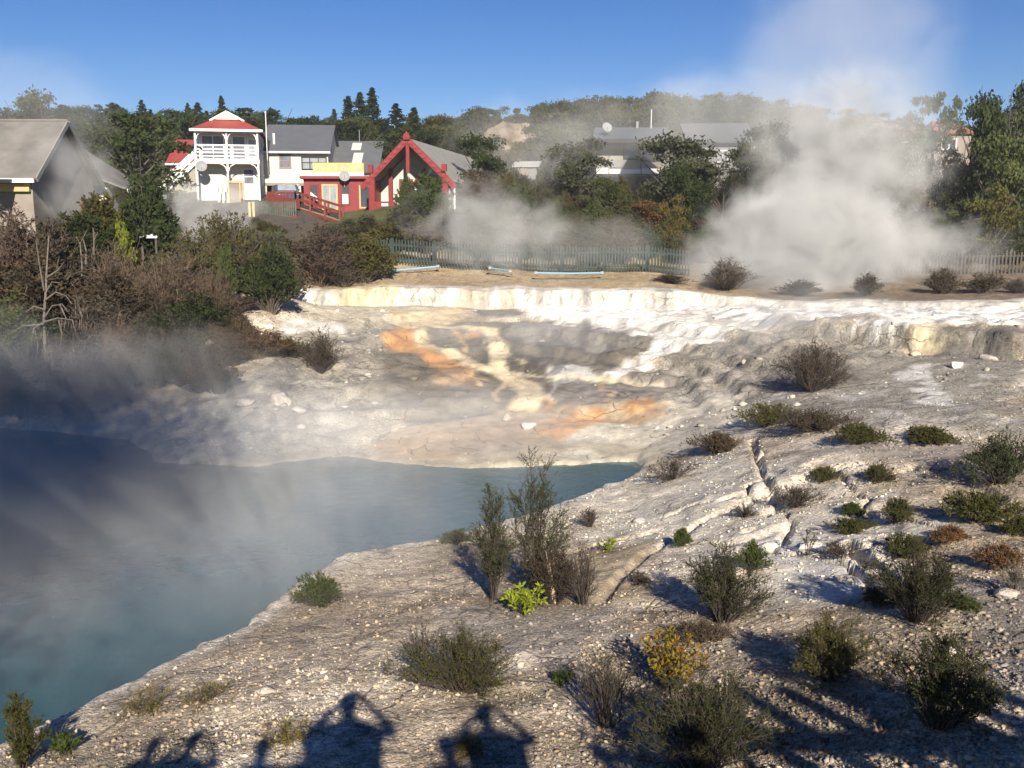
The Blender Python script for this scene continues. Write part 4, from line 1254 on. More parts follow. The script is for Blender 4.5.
# below the village and along the left fence
n_ = 0
for i in range(400):
    px = rnd.uniform(-10, 470); Y = rnd.uniform(50.5, 62)
    x = (px - 512) / FPX * Y
    if px < 170 and Y > 44: Y = rnd.uniform(40, 43); x = (px - 512) / FPX * Y
    if px > 330 and (Y > 58 or Y < 54.5): continue
    if px > 380 or (225 < px < 350 and Y > 57): continue
    if any((a - x) ** 2 + (b_ - Y) ** 2 < 2.2 for a, b_ in placed2): continue
    placed2.append((x, Y)); n_ += 1
    far_bush('shrub', rnd.choice(['dense', 'airy', 'twiggy']), rnd.choice(['mid', 'olive', 'brown', 'dark']), (x, Y, h1(x, Y) - 0.1), rnd.uniform(0.8, 1.5), rnd.uniform(1.4, 2.2),
             'low shrub in the thicket between the bank top and the village houses', 'thicket below the village')
    if n_ > 40: break
for k_ in range(26):
    px = rnd.uniform(228, 352); Y = rnd.uniform(53.5, 60.5)
    x = (px - 512) / FPX * Y
    if any((a - x) ** 2 + (b_ - Y) ** 2 < 0.8 for a, b_ in placed2): continue
    placed2.append((x, Y))
    far_bush('shrub', rnd.choice(['dense', 'airy', 'twiggy']), rnd.choice(['mid', 'olive', 'fresh', 'grey', 'brown']), (x, Y, h1(x, Y) - 0.1), rnd.uniform(0.4, 0.75), rnd.uniform(1.0, 1.9),
             'low shrub in the thicket between the bank top and the village houses', 'thicket below the village')
# white blossom on the right slope
for px, Y, yt, wp, lab in ((916, 62, 142, 30, 'white flowering shrub below the faded red roof, the larger one nearer the steam'), (940, 62.5, 141, 22, 'smaller white flowering shrub next to the larger one below the faded red roof')):
    p_, h_, w_ = standing(px, Y, yt, wp)
    far_bush('flowering_shrub', 'bare', 'white', p_, h_, w_ * 1.1, lab)
# ------------------------------------------------------------------ rocks, gravel
stone_m = mat('pale_stone', (0.47, 0.42, 0.365), 0.9, 0.35, 9.0, 0.6, 30)
white_m = mat('silica_white', (0.60, 0.56, 0.50), 0.85, 0.12, 6.0, 0.5, 25)
_ico = None
def ico(sub=1):
    import bmesh
    bm = bmesh.new(); bmesh.ops.create_icosphere(bm, subdivisions=sub, radius=1)
    v = np.array([q.co[:] for q in bm.verts]); f = np.array([[q.index for q in p.verts] for p in bm.faces]); bm.free()
    return v, f
def rock(name, px, py, size, label, mt, seed, sq=(1, 1, 0.65), Y=None):
    v, f = ico(3)
    rng = np.random.default_rng(seed)
    v = v.copy()
    size = size * 0.62
    for k in range(16):
        d = rng.normal(size=3); d /= np.linalg.norm(d)
        c = rng.uniform(0.42, 0.85)
        t_ = v @ d - c
        v -= np.maximum(t_, 0)[:, None] * d * 0.92
    v *= 1 + 0.05 * rng.normal(size=(len(v), 1))
    v *= np.array(sq) * size
    p_ = hit(px, py)
    me = np_mesh(name, v, f)
    o = link_mesh(name, me, mt)
    o.location = (p_[0], p_[1], p_[2] + size * sq[2] * 0.12)
    o.rotation_euler = (0, 0, rng.uniform(0, 6))
    tag(o, label, 'rock')
for i, (nm, px, py, s, lab, mt, sq) in enumerate([
    ('boulder', 304, 580, 0.30, 'pale blocky boulder on the rim of the pool behind the green shrub', stone_m, (1.1, 0.9, 0.75)),
    ('boulder', 265, 694, 0.20, 'rounded stone at the shaded hollow in the near gravel', stone_m, (1.4, 0.8, 0.8)),
    ('stone', 377, 749, 0.075, 'small white squared stone beside the photographer shadow', white_m, (1.3, 0.8, 0.7)),
    ('boulder', 956, 367, 0.55, 'white boulder under the yellowish dripping ledge', white_m, (1.2, 0.8, 0.6)),
    ('boulder', 528, 428, 0.55, 'white rock poking out of the orange apron by the pool', white_m, (1.4, 0.9, 0.5)),
    ('boulder', 508, 420, 0.35, 'small dark topped rock behind the white rock on the apron', stone_m, (1.2, 0.9, 0.9)),
    ('boulder', 952, 653, 0.10, 'white stone behind the large dark bush', white_m, (1, 1, 0.8)),
    ('boulder', 770, 549, 0.34, 'white chunk of the pale ledge next to the small green shrub', white_m, (1.6, 1.0, 0.6)),
    ('boulder', 810, 548, 0.28, 'white chunk of the pale ledge at the foot of the sapling', white_m, (1.4, 1.0, 0.5)),
    ('boulder', 880, 575, 0.34, 'broken pale slab above the dark crack', stone_m, (1.5, 0.9, 0.5)),
    ('boulder', 850, 582, 0.28, 'broken pale slab next to the dark bush on cracked rock', stone_m, (1.5, 0.8, 0.45)),
    ('boulder', 1010, 596, 0.26, 'grey rock beside the silvery dead tuft', stone_m, (1.2, 1.0, 0.6)),
    ('boulder', 640, 522, 0.26, 'cream flat rock on the ledge right of the pool rim', white_m, (1.7, 0.9, 0.4)),
    ('boulder', 280, 402, 0.60, 'grey crag at the far shore with cracked face', stone_m, (1.3, 0.9, 0.8)),
    ('boulder', 300, 412, 0.45, 'smaller grey crag next to the cracked one on the far shore', stone_m, (1.2, 0.9, 0.7)),
    ('boulder', 246, 405, 0.45, 'low grey crag on the far shore nearest the dark bank', stone_m, (1.5, 0.9, 0.6)),
    ('boulder', 760, 462, 0.30, 'upright knob of yellowish rock at the head of the crack', stone_m, (0.8, 0.8, 1.2)),
    ('boulder', 95, 690, 0.14, 'grey stone at the pool edge by the yellowish grass', stone_m, (1.4, 1, 0.6)),
    ('boulder', 990, 360, 0.5, 'dark broken block under the right hand ledge', stone_m, (1.4, 0.9, 0.6)),
]):
    rock(nm, px, py, s, lab, mt, 70 + i, sq)

def soil_at(x, y):
    ri = np.clip(np.searchsorted(rows, y), 0, len(rows) - 1)
    hw = rows[ri] * 0.66 + 2.5 + 60 * sstep(60, 140, rows[ri])
    ci = np.clip(((x / hw + 1) / 2 * (NC - 1)).round().astype(int), 0, NC - 1)
    return C[ri, ci]
# loose gravel and pebbles, far too many to count
rng = np.random.default_rng(5)
iv, if_ = ico(1)
n = 140000
gy = 5.8 + 19 * rng.uniform(0, 1, n) ** 2.0
gx = rng.uniform(-0.62, 0.64, n) * gy
ok = poly_sd(gx, gy, POOL) < -0.12
dens = 0.5 + 0.5 * fbm(gx, gy, 1.6, 3, 401)
ok &= rng.uniform(0, 1, n) < np.clip(0.05 + (dens - 0.3) * 1.9, 0.12, 1)
gx, gy = gx[ok], gy[ok]
gz = H(gx, gy)
n = len(gx)
sz = 0.006 + 0.026 * rng.uniform(0, 1, n) ** 6
S3 = rng.uniform(0.6, 1.3, (n, 1, 3)) * sz[:, None, None]
jv = 1 + 0.33 * rng.normal(size=(n, len(iv), 1))
ang = rng.uniform(0, 6.28, n)
V = iv[None] * jv * S3
cs, sn = np.cos(ang)[:, None], np.sin(ang)[:, None]
V = np.stack([V[..., 0] * cs - V[..., 1] * sn, V[..., 0] * sn + V[..., 1] * cs, V[..., 2] * 0.75], -1) + np.stack([gx, gy, gz + sz * 0.25], -1)[:, None]
F = (if_[None] + (np.arange(n) * len(iv))[:, None, None]).reshape(-1, 3)
gme = np_mesh('gravel', V.reshape(-1, 3), F)
pc = gme.color_attributes.new('tint', 'FLOAT_COLOR', 'POINT')
tv = np.clip(rng.normal(1.0, 0.24, n), 0.4, 1.5)
pale = rng.uniform(0, 1, n) < 0.012
base = np.where(pale[:, None], np.array([[0.56, 0.51, 0.45]]), soil_at(gx, gy) * tv[:, None])
base = base * (1 + 0.05 * rng.normal(size=(n, 1)) * np.array([[1, 0, -1]]))
pc.data.foreach_set('color', np.repeat(np.concatenate([np.clip(base, 0.03, 0.8), np.ones((n, 1))], 1), len(iv), 0).astype(np.float32).ravel())
m, t, out = new_mat('gravel_stone')
a_ = N(t, 'Attribute', attribute_name='tint')
d_ = N(t, 'BsdfDiffuse'); t.links.new(a_.outputs['Color'], d_.inputs[0]); t.links.new(d_.outputs[0], out.inputs['Surface'])
tag(link_mesh('gravel', gme, m), 'loose pinkish grey gravel and pale pebbles on the near ground', 'gravel', kind='stuff')

# broken sinter and rubble on the slopes beyond the pool, too many to count
n = 9000
gy = rng.uniform(25.5, 47, n); gx = rng.uniform(-0.36, 0.62, n) * gy
ri = np.clip(np.searchsorted(rows, gy), 0, len(rows) - 1)
ci = np.clip(((gx / (rows[ri] * 0.66 + 2.5) + 1) / 2 * (NC - 1)).round().astype(int), 0, NC - 1)
ok = (poly_sd(gx, gy, POOL) < -0.2) & (gy < lip_y(gx) - 0.3) & (rng.uniform(0, 1, n) < np.clip(gr[ri, ci] * (0.35 + 0.9 * fbm(gx, gy, 2.0, 3, 431)), 0, 1))
gx, gy = gx[ok], gy[ok]; n = len(gx); gz = H(gx, gy)
sz = 0.03 + 0.14 * rng.uniform(0, 1, n) ** 9
V = iv[None] * (1 + 0.22 * rng.normal(size=(n, len(iv), 1))) * rng.uniform(0.6, 1.3, (n, 1, 3)) * sz[:, None, None]
V[..., 2] *= 0.65
V = V + np.stack([gx, gy, gz + sz * 0.1], -1)[:, None]
F = (if_[None] + (np.arange(n) * len(iv))[:, None, None]).reshape(-1, 3)
rme = np_mesh('rubble', V.reshape(-1, 3), F)
pc = rme.color_attributes.new('tint', 'FLOAT_COLOR', 'POINT')
base = np.clip(soil_at(gx, gy) * np.clip(rng.normal(1.0, 0.3, (n, 1)), 0.4, 2.2) + 0.03, 0.03, 0.75)
pc.data.foreach_set('color', np.repeat(np.concatenate([base, np.ones((n, 1))], 1), len(iv), 0).astype(np.float32).ravel())
tag(link_mesh('rubble', rme, m), 'broken sinter crumbs and rubble on the slopes beyond the pool', 'rubble', kind='stuff')

# thin wooden stake
p_ = hit(556, 604)
r = empty('wooden_stake', p_)
tag(r, 'thin weathered pale wooden stake standing in the gravel hollow', 'stake')
top = at(548, 562, p_[1]) - p_
MB().bar((0, 0, -0.1), top, 0.05, 0.03).build('post', mat('weathered_wood', (0.50, 0.37, 0.28), 0.85, 0.2, 12), r)
MB().bar(top * 0.97 + np.array([0, -0.03, 0]), top * 1.25, 0.012, 0.012).build('splinter', twig_pale, r)

# ------------------------------------------------------------------ steam
def steam(name, loc, rad, dens, label, seed, nsc=2.4, th=0.62, wd=0.2, col=(0.985, 0.99, 1.0), g=-0.25, detail=5.0, sq=1.0):
    """a cloud of steam: closed rounded body whose inside is a Principled Volume, eaten by noise towards its edge"""
    v, f = ico(3)
    me = np_mesh(name, v, f)
    m, t, out = new_mat(name + '_vapour')
    tc = N(t, 'TexCoord')
    ln = N(t, 'VectorMath', operation='LENGTH'); t.links.new(tc.outputs['Object'], ln.inputs[0])
    mp = N(t, 'Mapping'); mp.inputs['Location'].default_value = (seed * 3.7, seed * 1.3, seed * 2.1)
    s_ = [q / max(rad) for q in rad]
    mp.inputs['Scale'].default_value = (s_[0], s_[1], s_[2] * sq)
    t.links.new(tc.outputs['Object'], mp.inputs['Vector'])
    no = N(t, 'TexNoise', i_Scale=nsc, i_Detail=detail, i_Roughness=0.58, i_Distortion=0.5)
    t.links.new(mp.outputs[0], no.inputs['Vector'])
    nn = N(t, 'MapRange'); nn.inputs['From Min'].default_value = 0.28; nn.inputs['From Max'].default_value = 0.72
    nn.inputs['To Max'].default_value = 0.75
    t.links.new(no.outputs['Fac'], nn.inputs['Value'])
    sh = N(t, 'MapRange'); sh.inputs['From Min'].default_value = 1.0; sh.inputs['From Max'].default_value = 0.1
    sh.inputs['To Max'].default_value = 0.62
    t.links.new(ln.outputs['Value'], sh.inputs['Value'])
    a2 = N(t, 'Math', operation='ADD'); t.links.new(nn.outputs[0], a2.inputs[0]); t.links.new(sh.outputs[0], a2.inputs[1])
    f2 = N(t, 'MapRange', interpolation_type='SMOOTHSTEP')
    f2.inputs['From Min'].default_value = th - wd; f2.inputs['From Max'].default_value = th + wd
    f2.inputs['To Max'].default_value = dens
    t.links.new(a2.outputs[0], f2.inputs['Value'])
    f1 = N(t, 'MapRange', interpolation_type='SMOOTHSTEP'); f1.inputs['From Min'].default_value = 0.97; f1.inputs['From Max'].default_value = 0.6
    t.links.new(ln.outputs['Value'], f1.inputs['Value'])
    mm = N(t, 'Math', operation='MULTIPLY'); t.links.new(f2.outputs[0], mm.inputs[0]); t.links.new(f1.outputs[0], mm.inputs[1])
    pv = N(t, 'VolumePrincipled')
    pv.inputs['Color'].default_value = (*col, 1)
    pv.inputs['Anisotropy'].default_value = g
    t.links.new(mm.outputs[0], pv.inputs['Density'])
    t.links.new(pv.outputs[0], out.inputs['Volume'])
    me.materials.append(m)
    o = bpy.data.objects.new(name, me); COL.objects.link(o)
    o.location = [float(q) for q in loc]; o.scale = rad
    tag(o, label, 'steam', kind='stuff')
    return o
def spx(name, px, py, Y, rpx, rz, ry, dens, label, seed, **kw):
    k = Y / FPX
    return steam(name, at(px, py, Y), (rpx * k, ry, rz * k), dens, label, seed, **kw)
spx('steam', 812, 250, 50.5, 158, 84, 4.0, 0.55, 'thick billowing base of the steam column behind the white lip', 1, nsc=3.4, th=0.62, wd=0.24)
spx('steam', 845, 172, 53, 125, 130, 4.5, 0.38, 'rising middle of the big steam column', 2, nsc=3.4, th=0.70, wd=0.28)
spx('steam', 850, 60, 56, 140, 185, 6.0, 0.055, 'thin upper part of the steam column drifting into the sky', 3, nsc=2.2, th=0.62, wd=0.3)
spx('steam', 930, 250, 52, 90, 50, 4.0, 0.15, 'fainter steam beside the thick column in front of the pale pickets', 4, nsc=2.6, th=0.68)
spx('steam', 735, 130, 71, 150, 80, 6.0, 0.07, 'thin steam veil over the wooded hill around the long house', 5, nsc=2.4, wd=0.3)
spx('steam', 485, 230, 53, 110, 70, 3.0, 0.20, 'drifting steam in front of the fence and the gabled house', 6, nsc=2.6, th=0.70)
spx('steam', 565, 150, 69, 150, 75, 6.0, 0.04, 'thin steam veil over the greyish wood beside the gabled house', 16, nsc=2.4, wd=0.3)
spx('steam', 580, 246, 50.5, 130, 42, 2.4, 0.06, 'low steam along the picket fence', 7, nsc=2.6, th=0.68)
spx('steam', 205, 216, 46, 76, 50, 2.2, 0.30, 'small puff of steam below the balcony house', 8, nsc=2.4, th=0.70)
spx('steam', 30, 105, 62, 120, 70, 6.0, 0.02, 'faint steam over the big grey roof', 9, nsc=1.8, wd=0.3)
spx('steam', 62, 175, 41.5, 80, 62, 1.8, 0.14, 'wisp of steam in front of the big grey roofed house', 10, nsc=2.2, th=0.66)
spx('steam', 520, 350, 38, 230, 90, 5.0, 0.04, 'thin steam rising from the orange streams', 11, nsc=2.6, wd=0.25)
spx('steam', 820, 335, 33, 160, 80, 3.0, 0.09, 'thin steam over the grey slope', 12, nsc=2.4, th=0.66)
steam('steam', (-10.5, 19.0, 0.8), (13.5, 12.5, 2.4), 0.062, 'steam lying over the hot pool', 13, nsc=5.0, th=0.64, wd=0.35)
steam('steam', (-15.0, 29.0, 1.6), (11.0, 5.0, 3.2), 0.075, 'steam along the far shore under the dark bank', 14, nsc=3.5, th=0.66)
steam('steam', (-3.5, 27.0, 0.8), (8.5, 4.5, 2.0), 0.075, 'steam at the foot of the orange apron', 15, nsc=3.2, th=0.66)

# thin milky air over the whole valley
hv = [(x_, y_, z_) for z_ in (-2.6, 52.0) for y_ in (-30.0, 470.0) for x_ in (-420.0, 420.0)]
hme = np_mesh('haze', np.array(hv), np.array([(0, 2, 3, 1), (4, 5, 7, 6), (0, 1, 5, 4), (1, 3, 7, 5), (3, 2, 6, 7), (2, 0, 4, 6)]))
m, t, out = new_mat('valley_haze')
pv = N(t, 'VolumePrincipled'); pv.inputs['Color'].default_value = (0.90, 0.93, 0.97, 1); pv.inputs['Density'].default_value = 0.00042
t.links.new(pv.outputs[0], out.inputs['Volume'])
tag(link_mesh('haze', hme, m), 'thin milky haze hanging in the air of the valley', 'haze', kind='stuff')
# ------------------------------------------------------------------ buildings
W_WHITE = mat('white_weatherboard', (0.62, 0.59, 0.53), 0.7, 0.06, 1.5)
W_CREAM = mat('cream_wall', (0.62, 0.57, 0.47), 0.75, 0.08, 1.2)
TRIM = mat('white_trim', (0.72, 0.71, 0.69), 0.6, 0.04, 2.0)
R_RED = mat('red_iron_roof', (0.28, 0.055, 0.046), 0.55, 0.22, 0.9)
R_GREY = mat('grey_iron_roof', (0.11, 0.115, 0.125), 0.6, 0.10, 1.2)
R_DARK = mat('dark_slate_roof', (0.105, 0.112, 0.125), 0.6, 0.10, 1.2)
R_TILE = mat('weathered_grey_roof', (0.17, 0.16, 0.148), 0.8, 0.25, 0.9, 0.3, 12)
R_OLD = mat('faded_red_roof', (0.27, 0.12, 0.09), 0.7, 0.15, 1.0)
RED = mat('deep_red_paint', (0.215, 0.032, 0.034), 0.6, 0.12, 3.0)
RED_D = mat('dark_red_timber', (0.17, 0.04, 0.03), 0.7, 0.2, 4.0)
GLASS = mat('dark_window_glass', (0.05, 0.055, 0.07), 0.12, 0.2, 1.0, spec=0.6)
CURT = mat('curtained_glass', (0.13, 0.135, 0.17), 0.3, 0.4, 2.0, spec=0.5)
PALEG = mat('pale_reflecting_glass', (0.26, 0.285, 0.31), 0.2, 0.25, 1.5, spec=0.5)
W_BRN = mat('brown_stained_wall', (0.25, 0.22, 0.19), 0.8, 0.2, 1.0)
W_GREY = mat('grey_boarded_wall', (0.25, 0.25, 0.25), 0.8, 0.12, 1.5)
W_BEIGE = mat('beige_panel_wall', (0.30, 0.275, 0.22), 0.8, 0.08, 1.5)
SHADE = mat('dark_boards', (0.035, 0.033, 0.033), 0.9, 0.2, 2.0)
YEL = mat('yellow_paint', (0.52, 0.40, 0.15), 0.6, 0.10, 2.0)
YFR = mat('ochre_door_frame', (0.48, 0.36, 0.17), 0.6, 0.1, 4.0)
DISH = mat('grey_dish', (0.25, 0.255, 0.26), 0.5, 0.08, 3.0)
STEEL = mat('grey_metal', (0.35, 0.36, 0.37), 0.45, 0.1, 4.0, metal=0.4)
SOLAR = mat('solar_cell', (0.03, 0.05, 0.14), 0.2, 0.1, 3.0, spec=0.6)
TEAL = mat('weathered_green_fence', (0.030, 0.046, 0.042), 0.8, 0.3, 2.5)
PICK = mat('greyed_picket', (0.075, 0.07, 0.06), 0.85, 0.25, 3.0)
PIPE = mat('pale_blue_pipe', (0.20, 0.36, 0.50), 0.5, 0.05, 2.0)

def house(name, px, py, Y, rz, label, cat='house', sc_=1.0):
    b_ = at(px, py, Y)
    r = empty(name, b_, R(rz))
    r.scale = (sc_, sc_, sc_)
    return tag(r, label, cat), Y / FPX

def window(par, x0, x1, z0, z1, y, glass=GLASS, frame=TRIM, mull=0, fw=0.09, name='window', trans=0):
    """window on a wall facing -y: frame with its pane, standing a little proud of the wall"""
    m_ = MB()
    m_.box(x0, x0 + fw, y - 0.06, y - 0.003, z0, z1); m_.box(x1 - fw, x1, y - 0.06, y - 0.003, z0, z1)
    m_.box(x0 + fw, x1 - fw, y - 0.06, y - 0.003, z1 - fw, z1); m_.box(x0 + fw, x1 - fw, y - 0.06, y - 0.003, z0, z0 + fw)
    for i in range(mull):
        xm = x0 + (x1 - x0) * (i + 1) / (mull + 1)
        m_.box(xm - 0.03, xm + 0.03, y - 0.055, y - 0.004, z0 + fw, z1 - fw)
    if trans:
        zm = z0 + (z1 - z0) * trans
        m_.box(x0 + fw, x1 - fw, y - 0.057, y - 0.005, zm - 0.03, zm + 0.03)
    f = m_.build(name, frame, par)
    MB().box(x0 + fw + 0.002, x1 - fw - 0.002, y - 0.03, y - 0.008, z0 + fw + 0.002, z1 - fw - 0.002).build('pane', glass, f)
    return f

def side_window(par, y0, y1, z0, z1, x, glass=GLASS, frame=TRIM):
    m_ = MB(); fw = 0.1
    m_.box(x + 0.003, x + 0.06, y0, y0 + fw, z0, z1); m_.box(x + 0.003, x + 0.06, y1 - fw, y1, z0, z1)
    m_.box(x + 0.003, x + 0.06, y0 + fw, y1 - fw, z1 - fw, z1); m_.box(x + 0.003, x + 0.06, y0 + fw, y1 - fw, z0, z0 + fw)
    f = m_.build('window', frame, par)
    MB().box(x + 0.008, x + 0.03, y0 + fw + 0.002, y1 - fw - 0.002, z0 + fw + 0.002, z1 - fw - 0.002).build('pane', glass, f)

def dish(par, c, r, ax, name='satellite_dish'):
    m_ = MB()
    prof = [(0.02, 0.0)] + [(r * i / 6, 0.25 * r * (i / 6) ** 2) for i in range(1, 7)] + [(r * i / 6, 0.25 * r * (i / 6) ** 2 - 0.03) for i in range(6, 0, -1)] + [(0.02, -0.03)]
    m_.lathe(prof, c, ax, 20)
    d = m_.build(name, DISH, par, True)
    a = np.array(ax) / np.linalg.norm(ax)
    MB().tube([np.array(c) - a * 0.02, np.array(c) - a * 0.3 + np.array([0, 0, -0.1]), np.array(c) - a * 0.3 + np.array([0, 0, -r - 0.25])], 0.03, 6).build('mast', STEEL, d)
    MB().tube([np.array(c) + np.array([0, 0, -r * 0.9]), np.array(c) + a * r * 0.9], 0.015, 5).build('feed_arm', STEEL, d)
    return d

# --- white two storey house with balcony and red roof
r, s = house('balcony_house', 229.5, 207, 70.0, 10.8, 'white two storey house with red roof, balcony and white outside stairs', 'house', 0.925)
MB().box(-2.35, 2.35, 1.4, 12, -0.8, 5.75).build('wall', W_WHITE, r)
m_ = MB()
m_.slab([(-2.65, -0.2, 5.86), (2.65, -0.2, 5.86), (1.0, 1.4, 6.72), (-1.0, 1.4, 6.72)], 0.06)
m_.slab([(2.65, -0.2, 5.86), (2.65, 12.3, 5.86), (0, 12.3, 7.2), (0, 1.4, 7.2), (1.0, 1.4, 6.68)], 0.06)
m_.slab([(0, 1.4, 7.2), (0, 12.3, 7.2), (-2.65, 12.3, 5.86), (-2.65, -0.2, 5.86), (-1.0, 1.4, 6.68)], 0.06)
rf = m_.build('roof', R_RED, r)
m_ = MB(); m_.ext([(-1.0, 1.30, 6.70), (1.0, 1.30, 6.70), (0, 1.30, 7.22)], (0, -0.06, 0))
g_ = m_.build('gable_panel', W_CREAM, rf)
m_ = MB(); m_.bar((-1.3, 1.2, 6.60), (0, 1.2, 7.32), 0.1, 0.14); m_.build('gable_board', TRIM, rf)
m_ = MB(); m_.bar((1.3, 1.2, 6.60), (0.0, 1.2, 7.29), 0.094, 0.13); m_.build('gable_board', TRIM, rf)
MB().box(-2.67, 2.67, -0.30, -0.21, 5.66, 5.85).build('fascia', TRIM, r)
MB().box(2.67, 2.74, -0.2, 12.2, 5.70, 5.85).build('gutter', TRIM, r)
MB().box(-2.4, 2.4, -0.05, 1.39, 3.28, 3.62).build('balcony_floor', TRIM, r)
for x_ in (-2.3, 0.0, 2.3):
    pt = MB().box(x_ - 0.07, x_ + 0.07, -0.02, 0.12, -0.8, 5.66).build('post', TRIM, r)
    for (zz, sg) in ((5.62, 1), (3.24, 1)):
        for d_ in (-1, 1):
            if abs(x_ + d_ * 0.5) > 2.4: continue
            m_ = MB(); pts = [(x_ + d_ * (0.08 + 0.5 * (1 - math.cos(a_))), 0.05, zz - 0.5 + 0.5 * math.sin(a_)) for a_ in (0, 0.4, 0.8, 1.2, 1.5)]
            m_.tube(pts, 0.045, 6); m_.build('bracket', TRIM, pt)
rl = MB().box(-2.22, 2.22, 0.0, 0.08, 4.62, 4.72).build('railing', TRIM, r)
for z_ in (4.36, 4.12, 3.86):
    MB().box(-2.22, 2.22, 0.02, 0.06, z_ - 0.045, z_ + 0.045).build('rail', TRIM, rl)
window(r, -2.0, -0.3, 3.7, 5.5, 1.4, CURT, TRIM, 1, 0.06)
window(r, 0.3, 1.3, 3.7, 5.5, 1.4, CURT, TRIM, 0, 0.06)
window(r, 1.45, 2.1, 3.75, 5.3, 1.4, PALEG, TRIM, 0, name='door')
window(r, 1.0, 1.9, 1.75, 3.0, 1.4, CURT, TRIM, 0, trans=0.5)
for y0_, y1_, z0_, z1_ in ((2.6, 4.0, 4.2, 5.3), (5.2, 6.6, 4.2, 5.3), (8.0, 9.2, 4.2, 5.2), (4.4, 5.6, 1.6, 2.7)):
    side_window(r, y0_, y1_, z0_, z1_, 2.35)
# outside stairs
st = empty('staircase', (0, 0, 0)); st.parent = r
A_, B_ = np.array([-2.3, 0.1, 3.45]), np.array([-5.9, 0.1, 0.0])
for yy in (0.1, 1.1):
    MB().bar(A_ + (0, yy - 0.1, 0), B_ + (0, yy - 0.1, 0), 0.06, 0.28).build('stringer', TRIM, st)
    for hh in (0.95, 0.6):
        MB().bar(A_ + (0, yy - 0.1, hh), B_ + (0, yy - 0.1, hh), 0.06, 0.11).build('handrail', TRIM, st)
    for q in (0.33, 0.66, 0.98):
        c_ = A_ + (B_ - A_) * q + (0, yy - 0.1, 0)
        MB().bar(c_, c_ + (0, 0, 0.95), 0.08).build('baluster_post', TRIM, st)
m_ = MB()
for i in range(14):
    q = (i + 0.5) / 14; c_ = A_ + (B_ - A_) * q
    m_.box(c_[0] - 0.15, c_[0] + 0.15, 0.14, 1.06, c_[2] - 0.02, c_[2] + 0.02)
m_.build('treads', TRIM, st)
dish(r, (-1.9, -0.25, 3.05), 0.42, (0.1, -1, 0.25))
# yellow framed screen and leaning boards before the house
b_ = at(237, 206, 68.8)
o = tag(empty('framed_screen', b_, R(8)), 'yellow framed glazed screen standing before the balcony house', 'screen')
m_ = MB()
for q in ((-0.55, -0.45, 0, 1.75), (0.45, 0.55, 0, 1.75), (-0.45, 0.45, 1.62, 1.75), (-0.45, 0.45, 0.12, 0.24), (0.22, 0.30, 0.24, 1.62)):
    m_.box(q[0], q[1], -0.05, 0.05, q[2], q[3])
m_.build('frame', YFR, o)
MB().box(-0.448, 0.448, 0.055, 0.075, 0.1, 1.6).build('pane', W_BRN, o)
for i, px_ in enumerate((219, 223.5, 228)):
    b_ = at(px_, 205, 69.2 + 0.1 * i)
    o = tag(empty('leaning_board', b_, R(10)), ['tall pale board leaning by the house wall, nearest the stairs', 'pale board leaning between two others by the house wall', 'pale board leaning by the house wall, nearest the yellow screen'][i], 'board')
    MB().bar((0, 0, -0.3), (0, 0.25, 1.75 + 0.1 * i), 0.14, 0.05).build('board', W_CREAM, o)
    MB().bar((0, -0.06, 0.9), (0, 0.03, 1.3), 0.03, 0.02).build('batten', PICK, o)
o = tag(empty('antenna_pole', at(266, 126, 74)), 'thin white pole rising beside the red roof of the balcony house', 'pole')
MB().tube([(0, 0, -2.5), (0, 0, 0.95)], 0.035, 6).build('pole', TRIM, o)
MB().box(-0.05, 0.05, -0.05, 0.05, 0.95, 1.05).build('cap', TRIM, o)

# --- white house with the grey roof
r, s = house('white_house', 297, 206, 76.0, 5, 'white upper storey house with plain dark grey roof and open carport below')
MB().box(-2.5, 2.5, 0, 9.6, 1.75, 4.12).build('wall', W_CREAM, r)
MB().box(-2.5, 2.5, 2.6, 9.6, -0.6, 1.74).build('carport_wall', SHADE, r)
m_ = MB()
m_.slab([(-2.75, -0.35, 4.05), (2.7, -0.35, 4.05), (2.7, 4.9, 6.62), (-2.75, 4.9, 6.62)], 0.1)
m_.slab([(-2.75, 4.91, 6.62), (2.7, 4.91, 6.62), (2.7, 10, 4.05), (-2.75, 10, 4.05)], 0.1)
rf = m_.build('roof', R_DARK, r)
for x_ in (-2.49, 2.40):
    MB().ext([(x_, 0.05, 4.13), (x_, 9.5, 4.13), (x_, 4.9, 6.45)], (0.09, 0, 0)).build('gable_end', W_CREAM, r)
MB().box(-2.75, 2.72, -0.46, -0.36, 3.98, 4.12).build('gutter', TRIM, rf)
MB().tube([(-1.75, 1.2, 4.7), (-1.75, 1.2, 5.6)], 0.09, 8).build('vent_pipe', TRIM, rf)
window(r, -1.25, -0.3, 2.85, 4.0, 0, CURT, mat('brown_window_frame', (0.30, 0.20, 0.15), 0.6), 0, trans=0.5)
window(r, 0.45, 2.4, 2.75, 3.75, 0, PALEG, SHADE, 2, trans=0.55)
for x_ in (-2.35, 0.25, 2.35):
    MB().box(x_ - 0.09, x_ + 0.09, 0.02, 0.2, -0.6, 1.745).build('carport_post', W_CREAM, r)
MB().box(-2.5, 2.5, -0.01, 0.015, 1.55, 1.76).build('beam', W_BRN, r)
CLOTH = mat('beige_cloth', (0.50, 0.40, 0.26), 0.9, 0.15, 3)
